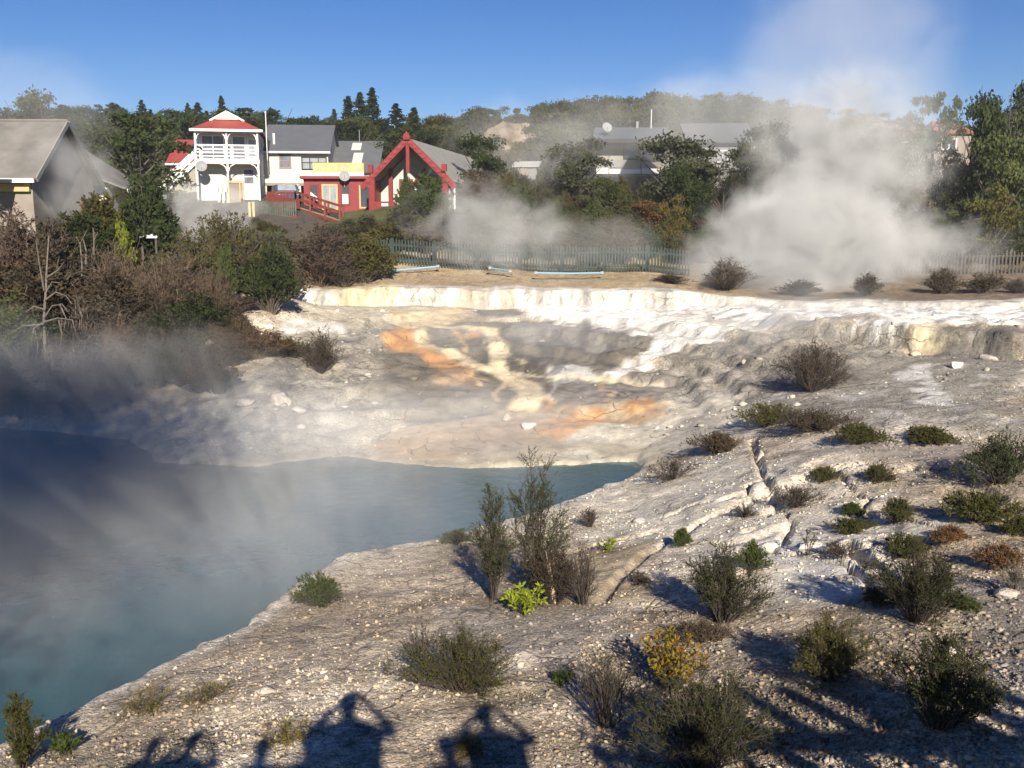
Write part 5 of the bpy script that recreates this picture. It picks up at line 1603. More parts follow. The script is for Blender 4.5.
for px_, wd_, dr_, lab in ((279, 0.42, 0.28, 'small beige cloth hung under the white house'), (291, 0.62, 0.5, 'larger beige cloth swag hung under the white house')):
    b_ = at(px_, 184, 75.4)
    me_v = []; k_ = 10; rr = 4
    for j in range(rr):
        for i in range(k_):
            u_ = i / (k_ - 1) * 2 - 1
            me_v.append((u_ * wd_, 0.05 * math.sin(i * 2.1 + j), -dr_ * (j / (rr - 1)) * (1 - 0.75 * abs(u_)) - 0.08 * (1 - u_ * u_)))
    o = link_mesh('hanging_cloth', np_mesh('hanging_cloth', np.array(me_v), np.array([[j * k_ + i, j * k_ + i + 1, (j + 1) * k_ + i + 1, (j + 1) * k_ + i] for j in range(rr - 1) for i in range(k_ - 1)])), CLOTH)
    sm_ = o.modifiers.new('cloth', 'SOLIDIFY'); sm_.thickness = 0.02
    o.location = b_; tag(o, lab, 'cloth')
# parked car under the house
b_ = at(286, 204, 73.6)
o = tag(empty('parked_car', b_, R(200)), 'dark blue car parked below the white house behind the red ramp', 'car')
CARP = mat('dark_blue_paint', (0.05, 0.07, 0.13), 0.25, 0.05, 2, spec=0.6)
m_ = MB(); m_.ext([(-0.85, -2.0, 0.3), (-0.85, 2.0, 0.3), (-0.85, 2.0, 0.85), (-0.85, 1.0, 0.98), (-0.85, 0.45, 1.42), (-0.85, -1.3, 1.45), (-0.85, -1.9, 1.0), (-0.85, -2.0, 0.9)], (1.7, 0, 0))
bd = m_.build('body', CARP, o); bv = bd.modifiers.new('edge', 'BEVEL'); bv.width = 0.09; bv.segments = 2
MB().slab([(-0.68, 1.02, 0.99), (0.68, 1.02, 0.99), (0.62, 0.5, 1.41), (-0.62, 0.5, 1.41)], -0.02).build('windscreen', PALEG, o)
for x_ in (-0.6, 0.6):
    MB().box(x_ - 0.18, x_ + 0.18, 1.985, 2.02, 0.62, 0.78).build('headlight', PALEG, o)
for x_ in (-0.8, 0.8):
    for y_ in (-1.25, 1.25):
        wh = MB().lathe([(0.3, -0.1), (0.3, 0.1)], (x_, y_, 0.3), (1, 0, 0), 18).build('wheel', SHADE, o)
        MB().lathe([(0.18, -0.11), (0.18, 0.11)], (x_, y_, 0.3), (1, 0, 0), 14).build('rim', STEEL, wh)

# --- grey roofed hall behind the shop
r, s = house('grey_hall', 354, 203, 80.0, 2, 'building with grey iron roof and pale skylight sheets behind the red shop', 'building')
z0 = 6.5 - r.location.z
ev, rg = z0 + 0.0531 * 80, z0 + 7.15
MB().box(-2.0, 2.0, 0.2, 9.8, -0.8, ev - 0.05).build('wall', W_CREAM, r)
m_ = MB()
m_.slab([(-2.15, -0.2, ev), (2.1, -0.2, ev), (2.1, 5, rg), (-2.15, 5, rg)], 0.08)
m_.slab([(-2.15, 5.01, rg), (2.1, 5.01, rg), (2.1, 10.2, ev), (-2.15, 10.2, ev)], 0.08)
rf = m_.build('roof', R_GREY, r)
MB().ext([(1.9, 0.25, ev - 0.04), (1.9, 9.7, ev - 0.04), (1.9, 5, rg - 0.15)], (0.09, 0, 0)).build('gable_end', W_CREAM, r)
n_ = (rg - ev) / 5.2
SKYL = mat('pale_skylight', (0.55, 0.54, 0.49), 0.5, 0.1, 3)
MB().slab([(-0.55, 3.4, ev + 3.6 * n_ + 0.03), (0.25, 3.4, ev + 3.6 * n_ + 0.03), (0.25, 4.6, ev + 4.8 * n_ + 0.03), (-0.55, 4.6, ev + 4.8 * n_ + 0.03)], 0.03).build('skylight', SKYL, rf)
MB().slab([(-0.25, 0.5, ev + 0.7 * n_ + 0.03), (0.55, 0.5, ev + 0.7 * n_ + 0.03), (0.55, 2.9, ev + 3.1 * n_ + 0.03), (-0.25, 2.9, ev + 3.1 * n_ + 0.03)], 0.03).build('skylight', SKYL, rf)
MB().tube([(-1.85, 0.6, ev - 0.2), (-1.85, 0.6, ev + 1.75)], 0.13, 8).build('flue', SHADE, rf)
MB().tube([(0.0, 4.8, rg - 0.1), (0.0, 4.8, rg + 0.9)], 0.03, 6).build('aerial', STEEL, rf)

# --- red shop
r, s = house('red_shop', 338, 210, 66.0, 3, 'low red shop with yellow parapet board, ochre framed doors and a dish', 'shop')
MB().box(-2.25, 2.3, 0.0, 5, -0.8, 2.05).build('wall', RED, r)
MB().box(-2.45, 2.4, -0.35, 5.2, 2.06, 2.24).build('roof', RED, r)
MB().box(-1.75, 1.8, -0.05, 0.05, 2.245, 2.5).build('parapet', TRIM, r)
m_ = MB().box(-1.6, 1.8, 0.0, 0.10, 2.505, 3.12); m_.build('sign_board', YEL, r)
SOFTY = mat('faded_yellow_panel', (0.50, 0.41, 0.21), 0.7, 0.2, 2.5)
for x0_, x1_ in ((-1.5, -0.75), (-0.68, 0.1), (0.17, 0.9), (0.97, 1.7)):
    MB().box(x0_, x1_, -0.02, -0.003, 2.58, 3.05).build('sign_panel', SOFTY, r)
dw = window(r, -1.05, 0.02, -0.02, 1.72, 0, PALEG, YFR, 1, 0.11, 'door')
window(r, -1.9, -1.25, 0.55, 1.7, 0, GLASS, RED_D, 0, trans=0.45)
window(r, 0.25, 0.85, 0.35, 1.7, 0, GLASS, RED_D, 0, trans=0.6)
MB().box(0.32, 0.72, -0.09, -0.065, 0.4, 1.05).build('notice', TRIM, r)
MB().slab([(-1.8, -0.09, 0.95), (-1.35, -0.09, 0.6), (-1.35, -0.09, 0.85), (-1.8, -0.09, 1.2)], 0.02).build('notice', TRIM, r)
window(r, 1.45, 2.2, 0.1, 1.65, 0, GLASS, YFR, 0, 0.1)
dish(r, (0.55, -0.45, 2.2), 0.36, (0.15, -1, 0.35))

# --- gabled meeting house
r, s = house('meeting_house', 408.5, 208, 62.0, -10.4, 'meeting house with red carved gable boards, open porch and long grey roof', 'building', 0.98)
WH, EZ, AZ, DP = 2.75, 1.80, 4.42, 18.0
m_ = MB()
for sg in (-1, 1):
    q = [(0, 0.1, AZ), (0, DP, AZ), (sg * 3.0, DP, EZ - 0.15), (sg * 3.0, 0.1, EZ - 0.15)]
    m_.slab(q if sg < 0 else q[::-1], 0.09)
m_.build('roof', mat('meeting_house_roof', (0.255, 0.25, 0.235), 0.8, 0.1, 1.0), r)
MB().box(WH - 0.12, WH, 0.2, DP - 0.2, -0.8, EZ - 0.02).build('side_wall', W_GREY, r)
MB().box(-WH, -WH + 0.12, 0.2, DP - 0.2, -0.8, EZ - 0.02).build('side_wall', RED_D, r)
MB().ext([(-WH, DP - 0.3, -0.8), (WH, DP - 0.3, -0.8), (WH, DP - 0.3, EZ), (0, DP - 0.3, AZ - 0.12), (-WH, DP - 0.3, EZ)], (0, 0.1, 0)).build('rear_wall', W_GREY, r)
MB().ext([(-WH + 0.13, 2.4, -0.8), (WH - 0.13, 2.4, -0.8), (WH - 0.13, 2.4, EZ - 0.02), (0, 2.4, AZ - 0.2), (-WH + 0.13, 2.4, EZ - 0.02)], (0, 0.1, 0)).build('porch_wall', mat('pale_reed_panels', (0.52, 0.50, 0.45), 0.8, 0.15, 3), r)
MB().box(-WH + 0.13, WH - 0.13, 0.0, 2.39, -0.8, 0.0).build('porch_floor', W_GREY, r)
for sg in (-1, 1):
    m_ = MB()
    d_ = np.array([sg * 3.25, 0, 1.42 - 4.57])
    a_ = np.array([0, -0.08, 4.57]); e_ = a_ + d_
    nrm_ = np.array([-d_[2] * sg, 0, d_[0] * sg]); nrm_ = nrm_ / np.linalg.norm(nrm_) * 0.36
    if nrm_[2] > 0: nrm_ = -nrm_
    off = 0.0 if sg < 0 else -0.012
    q = [a_ + (0, off, 0), e_ + (0, off, 0), e_ + nrm_ + (0, off, 0), a_ + nrm_ * 1.0 + (0, off, 0)]
    m_.ext(q, (0, 0.14, 0))
    mb = m_.build('gable_board', RED, r)
    m_ = MB()
    for i in range(9):
        c_ = a_ + d_ * (0.1 + 0.095 * i) + nrm_ * 0.5 + np.array([0, off - 0.03, 0])
        m_.lathe([(0.10, -0.03), (0.12, 0.02), (0.05, 0.04)], c_, (0, 1, 0), 8)
    m_.build('carved_pattern', mat('carved_pale_red', (0.25, 0.05, 0.048), 0.6), mb)
    MB().box(sg * 2.45 - 0.2, sg * 2.45 + 0.2, -0.06, 0.16, -0.8, 2.05).build('carved_post', RED, r)
    MB().box(sg * 2.45 - 0.16, sg * 2.45 + 0.16, -0.26, -0.065, 2.3, 2.75).build('carved_head', RED, r)
    MB().box(sg * 1.75 - 0.12, sg * 1.75 + 0.12, 1.8, 2.0, 0.0, 2.6).build('porch_post', RED, r)
m_ = MB(); m_.ext([(-0.2, -0.12, 4.3), (0.2, -0.12, 4.3), (0.24, -0.12, 4.5), (0.12, -0.12, 4.7), (-0.12, -0.12, 4.7), (-0.24, -0.12, 4.5)], (0, -0.12, 0))
hd = m_.build('carved_head', RED, r)
MB().tube([(0, -0.17, 4.68), (0, -0.17, 4.8)], 0.08, 8, 0.05).build('finial', RED, hd)
MB().box(-0.11, 0.11, -0.03, 0.15, 2.2, 4.1).build('gable_post', RED, r)
MB().ext([(-0.9, 2.36, 1.1), (0.55, 2.36, 2.7), (0.55, 2.36, 2.45), (-0.75, 2.36, 1.0)], (0, -0.1, 0)).build('porch_brace', RED, r)
m_ = MB().box(-0.1, 0.95, 2.30, 2.39, 0.9, 2.0)
wf = m_.build('window', RED, r); MB().box(0.05, 0.8, 2.27, 2.297, 1.0, 1.85).build('pane', GLASS, wf)
dr = MB().box(-1.3, -0.35, 2.29, 2.39, 0.01, 1.95).build('door', mat('dark_brown_door', (0.12, 0.06, 0.045), 0.6), r)
MB().box(-0.5, -0.44, 2.26, 2.287, 0.9, 1.0).build('handle', STEEL, dr)
MB().ext([(0.1, 2.37, 2.2), (1.5, 2.37, 2.2), (0.75, 2.37, 2.9)], (0, -0.05, 0)).build('white_panel', TRIM, r)
MB().box(-2.25, -0.9, -0.2, -0.05, -0.3, 0.42).build('porch_sill', RED, r)
MB().box(0.9, 2.25, -0.2, -0.05, -0.3, 0.42).build('porch_sill', RED, r)
MB().box(-1.75, -1.3, -0.22, -0.203, 0.12, 0.3).build('name_plate', TRIM, r)
for y_ in (1.0, 14.4):
    MB().tube([(2.83, y_, -0.6), (2.83, y_, 1.75)], 0.06, 6).build('downpipe', TRIM, r)

# --- big grey roofed house on the bank
gx_, gy_ = -19.55, 43.35
b_ = (gx_, gy_, 6.0)
r = tag(empty('gabled_house', b_, R(1.2)), 'big house with weathered grey gable roof and brown end wall above the bank', 'house')
EV, AP, HW = 2.48, 4.99, 3.36
MB().ext([(-0.25, -HW + 0.3, -1.5), (-0.25, HW - 0.3, -1.5), (-0.25, HW - 0.3, EV), (-0.25, 0, AP - 0.15), (-0.25, -HW + 0.3, EV)], (-14, 0, 0)).build('wall', W_BRN, r)
m_ = MB()
m_.slab([(-15, -HW - 0.1, EV - 0.08), (0.1, -HW - 0.1, EV - 0.08), (0.1, 0, AP), (-15, 0, AP)], 0.1)
m_.slab([(-15, 0.01, AP), (0.1, 0.01, AP), (0.1, HW + 0.1, EV - 0.08), (-15, HW + 0.1, EV - 0.08)], 0.1)
rf = m_.build('roof', R_TILE, r)
MB().tube([(-15, 0, AP + 0.02), (0.1, 0, AP + 0.02)], 0.07, 6).build('ridge_cap', R_TILE, rf)
MB().box(-15, 0.05, -HW - 0.2, -HW - 0.11, EV - 0.28, EV - 0.10).build('gutter', TRIM, rf)
MB().box(-15, -0.3, -HW + 0.1, -HW + 0.29, EV - 0.62, EV - 0.30).build('fascia', YFR, r)
for sg in (-1, 1):
    MB().bar((0.13, sg * (HW + 0.08), EV - 0.16), (0.13, sg * 0.02, AP - 0.06), 0.05, 0.2).build('barge_board', W_GREY, rf)
pc_ = MB().box(-15, -0.85, -HW - 1.55, -HW - 1.4, EV - 0.42, EV - 0.27).build('porch_beam', TRIM, r)
MB().slab([(-15, -HW - 1.6, EV - 0.20), (-0.8, -HW - 1.6, EV - 0.20), (-0.8, -HW - 0.24, EV - 0.14), (-15, -HW - 0.24, EV - 0.14)], 0.04).build('porch_roof', R_TILE, r)
for x_ in (-0.95, -4.0, -7.0):
    pp = MB().box(x_ - 0.06, x_ + 0.06, -HW - 1.53, -HW - 1.42, -1.5, EV - 0.425).build('porch_post', TRIM, r)
    for d_ in (-1, 1):
        if d_ > 0 and x_ > -1: continue
        pts = [(x_ + d_ * (0.06 + 0.5 * (1 - math.cos(a_))), -HW - 1.48, EV - 0.95 + 0.5 * math.sin(a_)) for a_ in (0, 0.4, 0.8, 1.2, 1.5)]
        MB().tube(pts, 0.05, 6).build('bracket', TRIM, pp)
side_window(r, 1.5, 2.2, 0.9, 1.7, -0.25, GLASS, RED_D)
window(r, -4.2, -2.6, 0.2, 1.5, -HW + 0.3, PALEG, TRIM, 1)
# lower wing behind it
r = tag(empty('rear_house', (-21.5, 50.0, 6.0), R(4.7)), 'house with flared grey roof half hidden behind the big grey roofed house', 'house')
m_ = MB()
m_.slab([(-2.2, -2.8, 5.0), (1.6, -2.8, 2.65), (2.0, 2.8, 2.45), (-1.9, 2.8, 5.0)], 0.09)
m_.slab([(-2.2, 2.8, 5.0), (-6.2, 2.8, 2.5), (-6.2, -2.8, 2.5), (-2.25, -2.8, 5.0)][::-1], -0.09)
rf = m_.build('roof', R_TILE, r)
MB().slab([(1.58, -2.8, 2.66), (2.6, -2.8, 2.28), (2.9, 2.8, 2.12), (1.98, 2.8, 2.46)], 0.09).build('roof_skirt', R_TILE, r)
MB().box(-6.0, 1.6, -2.6, 2.6, -1.5, 2.3).build('wall', W_CREAM, r)
MB().ext([(-5.8, -2.62, 2.31), (1.2, -2.62, 2.31), (-2.2, -2.62, 4.7)], (0, 0.08, 0)).build('gable_end', W_BRN, r)
MB().bar((2.66, -2.8, 2.16), (2.96, 2.8, 2.0), 0.07, 0.2).build('gutter', TRIM, r)

# --- red roofed house behind the outside stairs
r, s = house('red_roof_house', 184, 190, 80.0, 6, 'small house with bright red roof and solar panel behind the outside stairs')
z0 = 6.5 - r.location.z
ev, rg = z0 + 0.0618 * 80, z0 + 0.0855 * 84
MB().box(-1.1, 2.6, 0.3, 8, -1, ev - 0.06).build('wall', W_BEIGE, r)
m_ = MB()
m_.slab([(-1.35, -0.1, ev), (2.9, -0.1, ev), (2.9, 4.2, rg), (-1.35, 4.2, rg)], 0.07)
m_.slab([(-1.35, 4.21, rg), (2.9, 4.21, rg), (2.9, 8.4, ev), (-1.35, 8.4, ev)], 0.07)
rf = m_.build('roof', R_RED, r)
n_ = (rg - ev) / 4.3
m_ = MB()
m_.slab([(0.2, 0.9, ev + 1.0 * n_ + 0.04), (1.1, 0.9, ev + 1.0 * n_ + 0.04), (1.1, 3.3, ev + 3.4 * n_ + 0.04), (0.2, 3.3, ev + 3.4 * n_ + 0.04)], 0.04)
m_.build('solar_panel', SOLAR, rf)
MB().box(-1.35, 2.9, -0.2, -0.11, ev - 0.14, ev).build('gutter', TRIM, rf)
window(r, -0.8, 0.1, ev - 1.5, ev - 0.5, 0.3, GLASS)

# --- flat roofed house with the deck
r, s = house('deck_house', 633, 190, 76.0, 0, 'dark eaved house with grey roof, white deck rail and dish above the trees')
z0 = 6.5 - r.location.z
rg = z0 + 0.0974 * 80
MB().box(-2.8, 2.9, 1.0, 8, 1.2, 3.72).build('wall', W_BEIGE, r)
m_ = MB().slab([(-3.25, -0.5, 3.80), (3.1, -0.5, 3.80), (3.1, 4, rg), (-2.7, 4, rg)], 0.1)
m_.slab([(-2.7, 4.01, rg), (3.1, 4.01, rg), (3.1, 8.5, 3.8), (-3.25, 8.5, 3.8)], 0.1)
rf = m_.build('roof', mat('blue_grey_iron_roof', (0.095, 0.11, 0.125), 0.55, 0.08, 1.0), r)
MB().box(-3.3, 3.12, -0.62, -0.51, 3.52, 3.82).build('fascia', SHADE, rf)
dk = MB().box(-2.95, 3.0, -0.5, 0.99, 1.0, 1.2).build('deck', SHADE, r)
MB().box(-2.9, -2.0, -0.48, -0.42, 1.22, 1.66).build('rail_panel', TRIM, dk)
MB().box(-1.9, 0.5, -0.48, -0.42, 1.22, 1.55).build('rail_panel', TRIM, dk)
MB().box(0.6, 2.9, -0.48, -0.42, 1.22, 1.6).build('rail_panel', TRIM, dk)
MB().box(-2.9, 0.0, 0.93, 0.995, 1.75, 2.35).build('wall_band', W_GREY, r)
window(r, -0.7, 0.5, 2.35, 3.5, 1.0, GLASS, SHADE)
window(r, 0.8, 2.4, 2.2, 3.5, 1.0, GLASS, SHADE, 1)
for x_ in (-2.9, 0.55, 2.9):
    MB().box(x_ - 0.06, x_ + 0.06, -0.4, -0.28, -1.5, 3.7).build('post', SHADE, r)
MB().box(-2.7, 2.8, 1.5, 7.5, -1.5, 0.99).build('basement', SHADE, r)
dish(r, (-2.05, 0.6, 4.75), 0.4, (0.3, -1, 0.5))
MB().tube([(1.8, 3.6, rg - 0.3), (1.8, 3.6, rg + 1.4)], 0.035, 6).build('aerial', TRIM, rf)
MB().tube([(0.7, 3.8, rg - 0.2), (0.7, 3.8, rg + 0.45)], 0.12, 8).build('vent_pipe', DISH, rf)
r, s = house('long_house', 712, 185, 80.0, -2, 'long house with pale grey roof mostly hidden by steam')
z0 = 6.5 - r.location.z
ev, rg = z0 + 0.083 * 80, z0 + 0.1015 * 84
MB().box(-1.9, 3.2, 0.4, 8, -1.5, ev - 0.1).build('wall', W_GREY, r)
m_ = MB().slab([(-2.2, -0.2, ev), (3.5, -0.2, ev), (3.5, 4, rg), (-2.2, 4, rg)], 0.1)
m_.slab([(-2.2, 4.01, rg), (3.5, 4.01, rg), (3.5, 8.4, ev), (-2.2, 8.4, ev)], 0.1)
rf = m_.build('roof', R_GREY, r)
MB().box(2.2, 3.55, -0.32, -0.21, ev - 0.6, ev - 0.45).build('gutter', TRIM, r)
window(r, 0.4, 1.3, ev - 1.6, ev - 0.6, 0.4, PALEG, TRIM, 1)
window(r, -1.6, -0.6, ev - 1.6, ev - 0.6, 0.4, GLASS, TRIM, 1)
for px, wd_, Y, yv, lab, seed_ in ((908, 2.4, 77.0, 136, 'house with faded red roof at the edge of the steam on the right slope', 1), (955, 1.7, 79.0, 133, 'house with faded red roof deeper among the trees of the right slope', 2)):
    r, s = house('faded_roof_house', px, yv, Y, 4 - 8 * (seed_ - 1), lab)
    MB().box(-wd_ + 0.3, wd_ - 0.3, 0.3, 5.7, -3.0, -0.06).build('wall', W_BRN, r)
    m_ = MB().slab([(-wd_, 0, 0), (wd_, 0, 0), (wd_ - 0.9, 3, 1.25), (-wd_ + 0.9, 3, 1.25)], 0.08)
    m_.slab([(-wd_ + 0.9, 3.01, 1.25), (wd_ - 0.9, 3.01, 1.25), (wd_, 6, 0), (-wd_, 6, 0)], 0.08)
    m_.slab([(wd_ + 0.005, 0.02, 0), (wd_ + 0.005, 5.98, 0), (wd_ - 0.89, 3.0, 1.25)], 0.08)
    m_.slab([(-wd_ - 0.005, 5.98, 0), (-wd_ - 0.005, 0.02, 0), (-wd_ + 0.89, 3.0, 1.25)], 0.08)
    m_.build('roof', R_OLD, r)
    window(r, -0.9, 0.3, -1.3, -0.4, 0.3, GLASS, TRIM, 1)
r, s = house('small_shed', 525, 168, 72.0, -10, 'small shed with pale iron roof among the trees below the clay bank', 'shed')
MB().box(-0.8, 0.85, 0.1, 1.9, -1.5, 0.1).build('wall', W_GREY, r)
MB().slab([(-1.0, -0.1, 0.12), (1.05, -0.1, 0.12), (0.9, 2.1, 0.62), (-1.1, 2.1, 0.62)], 0.06).build('roof', mat('pale_iron_roof', (0.50, 0.50, 0.48), 0.6), r)
MB().box(-0.45, 0.1, 0.04, 0.097, -1.2, 0.0).build('door', W_BRN, r)

# --- eroded clay bank on the hill
v, f = ico(5)
nz_ = fbm(v[:, 0] * 2 + 5, v[:, 2] * 2 + v[:, 1], 0.5, 4, 77)
v = v * (1 + 0.22 * nz_[:, None]) * np.array([3.6, 2.0, 2.1])
me = np_mesh('clay_bank', v, f)
m, t, out = new_mat('orange_clay')
tc = N(t, 'TexCoord'); no = N(t, 'TexNoise', i_Scale=0.55, i_Detail=5.0, i_Roughness=0.6); t.links.new(tc.outputs['Object'], no.inputs['Vector'])
cr = N(t, 'ValToRGB'); e = cr.color_ramp.elements
e[0].position = 0.38; e[0].color = (0.10, 0.085, 0.05, 1); e[1].position = 0.66; e[1].color = (0.30, 0.26, 0.22, 1)
q = e.new(0.5); q.color = (0.21, 0.16, 0.125, 1)
t.links.new(no.outputs['Fac'], cr.inputs[0]); d_ = N(t, 'BsdfDiffuse'); t.links.new(cr.outputs[0], d_.inputs[0]); t.links.new(d_.outputs[0], out.inputs['Surface'])
o = link_mesh('clay_bank', me, m); o.location = at(517, 146, 94.0)
tag(o, 'bare orange and white clay bank on the wooded hill', 'bank', kind='structure')

# ------------------------------------------------------------------ fences, ramp, pipes
def picket_fence(name, pts, h, mt, label, bay=2.4, pw=0.09, gap=0.05, point=True, ragged=0.0, rails=2):
    """pts: world ground points; bays of pickets between posts"""
    P = [np.array(p, float) for p in pts]
    r = empty(name, P[0]); tag(r, label, 'fence')
    seg = []
    for a, b in zip(P[:-1], P[1:]):
        L = np.linalg.norm((b - a)[:2]); n = max(1, round(L / bay))
        for i in range(n): seg.append((a + (b - a) * i / n, a + (b - a) * (i + 1) / n))
    rr = random.Random(3)
    for a, b in seg:
        a = np.array([a[0], a[1], h1(a[0], a[1])]); b = np.array([b[0], b[1], h1(b[0], b[1])])
        d = b - a; L = np.linalg.norm(d[:2]); dn = d / L; nn = np.array([dn[1], -dn[0], 0]); nn /= np.linalg.norm(nn)
        o_ = a - P[0]
        m_ = MB(); k = int(L / (pw + gap))
        for i in range(k):
            c = o_ + dn * ((i + 0.5) * L / k)
            hh = h - rr.uniform(0, ragged)
            w2 = dn * pw / 2
            q = [c - w2, c + w2, c + w2 + (0, 0, hh - 0.08), c + (0, 0, hh), c - w2 + (0, 0, hh - 0.08)] if point else [c - w2, c + w2, c + w2 + (0, 0, hh), c - w2 + (0, 0, hh)]
            m_.ext(q, nn * 0.025)
        m_.build('pickets', mt, r)
        for zz in ([0.3, h - 0.35] if rails == 2 else [h - 0.3]):
            MB().bar(o_ + nn * -0.04 + (0, 0, zz), o_ + d + nn * -0.04 + (0, 0, zz), 0.05, 0.09).build('rail', mt, r)
        MB().box(o_[0] - 0.06, o_[0] + 0.06, o_[1] + 0.08, o_[1] + 0.2, o_[2] - 0.3, o_[2] + h + 0.03).build('post', mt, r)
    return r
picket_fence('picket_fence', [at(350, 272, 53.5), at(520, 272, 53.2), at(690, 273, 52.6)], 1.42, TEAL, 'dark green picket fence running behind the white lip into the steam', gap=0.07)
picket_fence('picket_fence', [at(868, 266, 53), at(1060, 266, 52)], 1.3, PICK, 'greyed ragged picket fence past the steam column', gap=0.10, ragged=0.25)
picket_fence('picket_fence', [at(96, 236, 41.5), at(150, 238, 41.8), at(215, 240, 43)], 1.2, TEAL, 'dark green fence behind the thickets on the bank top', gap=0.04, point=False)
# board fence curving in front of the balcony house
bf = []
for px, py, Y in ((242, 214, 64.5), (262, 216, 63.4), (282, 217, 62.8), (297, 216, 62.6)):
    bf.append(at(px, py, Y))
r = empty('board_fence', bf[0]); tag(r, 'low curved grey green board fence with red base in front of the balcony house', 'fence')
for a, b in zip(bf[:-1], bf[1:]):
    o_ = a - bf[0]; d = b - a
    L = np.linalg.norm(d); dn = d / L
    m_ = MB(); k = int(L / 0.13)
    for i in range(k):
        c = o_ + dn * ((i + 0.5) * L / k)
        m_.ext([c - dn * 0.05, c + dn * 0.05, c + dn * 0.05 + (0, 0, 0.95), c - dn * 0.05 + (0, 0, 0.95)], (0, -0.03, 0))
    m_.build('boards', mat('grey_green_boards', (0.10, 0.115, 0.095), 0.85, 0.3, 3), r)
    MB().bar(o_ + (0, 0.05, -0.1), o_ + d + (0, 0.05, -0.1), 0.14, 0.2).build('base_rail', RED_D, r)
    MB().bar(o_ + (0, 0.05, 0.9), o_ + d + (0, 0.05, 0.9), 0.06, 0.08).build('top_rail', TEAL, r)
    MB().box(o_[0] - 0.06, o_[0] + 0.06, o_[1] + 0.02, o_[1] + 0.14, o_[2] - 0.8, o_[2] + 1.0).build('post', RED_D, r)
# ramp with red handrails
RA = [at(268, 207, 65.5), at(296, 207, 64.8), at(340, 221, 62.8)]
r = empty('access_ramp', RA[0]); tag(r, 'ramp with dark red timber handrails climbing to the white house', 'ramp')
for a, b in zip(RA[:-1], RA[1:]):
    o_ = a - RA[0]; d = b - a
    for off in (0.0, 1.3):
        oo = o_ + (0, off, 0)
        for zz in (0.95, 0.55):
            MB().bar(oo + (0, 0, zz), oo + d + (0, 0, zz), 0.07, 0.11).build('handrail', RED_D, r)
        for i in range(4):
            c = oo + d * i / 3
            MB().box(c[0] - 0.06, c[0] + 0.06, c[1] - 0.06, c[1] + 0.06, c[2] - 0.8, c[2] + 1.02).build('post', RED_D, r)
    MB().slab([o_ + (0, 0, 0.05), o_ + d + (0, 0, 0.05), o_ + d + (0, 1.3, 0.05), o_ + (0, 1.3, 0.05)], 0.1).build('walkway', W_BRN, r)
    MB().bar(o_ + (0, -0.05, -0.1), o_ + d + (0, -0.05, -0.1), 0.06, 0.2).build('edge_beam', RED_D, r)
a = RA[0]; b = at(300, 206, 64.2)
m_ = MB(); d = b - a
m_.slab([(0, -0.15, 0.15), d + (0, -0.15, -0.2), d + (0, -0.15, 0.35), (0, -0.15, 0.95)], 0.05)
m_.build('side_panel', RED_D, r)
# yellow posts near the board fence
for i, (px, lab) in enumerate(((250, 'short yellow post in front of the board fence, the one nearer the stairs'), (254, 'short yellow post in front of the board fence, the one nearer the ramp'))):
    b_ = at(px, 215, 62.5)
    o = tag(empty('marker_post', b_), lab, 'post')
    MB().box(-0.07, 0.07, -0.07, 0.07, -0.6, 0.75).build('post', YEL, o)
    MB().box(-0.08, 0.08, -0.08, 0.08, 0.753, 0.82).build('cap', YFR, o)
# pale blue pipes lying before the fence
for pts, lab in (([(388, 271, 52.0), (412, 269, 52), (438, 266.5, 52.3)], 'pale blue pipe lying behind the lip, nearest the olive bushes'), ([(490, 268, 52), (500, 269.5, 51.6), (510, 271.5, 51)], 'short pale blue pipe lying between the two longer ones'),
                 ([(536, 273, 51), (570, 273.5, 51), (602, 273, 51)], 'pale blue pipe lying behind the lip before the picket fence')):
    W_ = [at(*q) for q in pts]
    b_ = W_[0]
    W_ = [np.array([q[0], q[1], max(q[2], h1(q[0], q[1]) + 0.07)]) for q in W_]
    o = tag(empty('water_pipe', W_[0]), lab, 'pipe')
    MB().tube([q - W_[0] for q in W_], 0.05, 8).build('pipe', PIPE, o)
    for q in (W_[0], W_[-1]):
        MB().lathe([(0.1, -0.08), (0.1, 0.08)], q - W_[0], (1, 0, 0), 10).build('collar', STEEL, o)
b_ = at(148, 238, 40.3)
o = tag(empty('white_board', b_, R(6)), 'white board on low supports among the thickets on the bank top', 'board')
MB().slab([(-0.36, 0, 0.04), (0.36, 0, 0.04), (0.36, 0.35, 0.16), (-0.36, 0.35, 0.16)], 0.05).build('board', TRIM, o)
for x_ in (-0.28, 0.28): MB().box(x_ - 0.04, x_ + 0.04, 0.1, 0.18, -0.9, 0.02).build('leg', PICK, o)

# ------------------------------------------------------------------ viewing platform with fence and people (they throw the shadows in front)
r = empty('viewing_deck', (0, 0, 5.0)); tag(r, 'timber viewing deck with picket rail above the hot pool', 'deck')
TIM = mat('deck_timber', (0.24, 0.19, 0.14), 0.85, 0.25, 4)
m_ = MB()
for i in range(22):
    m_.box(-7, 11, -2.6 + i * 0.15, -2.6 + i * 0.15 + 0.14, -0.05, 0)
m_.build('planks', TIM, r)
for x_ in range(-7, 12, 3):
    MB().box(x_ - 0.08, x_ + 0.08, 0.5, 0.66, -4.5, -0.055).build('pile', TIM, r)
    if x_ > 2: MB().box(x_ - 0.05, x_ + 0.05, 0.705, 0.8, -0.3, 1.0).build('rail_post', TIM, r)
for z_, h_ in ((0.25, 0.045), (0.82, 0.09)):
    MB().box(3.2, 11, 0.66, 0.70, z_ - h_, z_ + h_).build('rail', TIM, r)
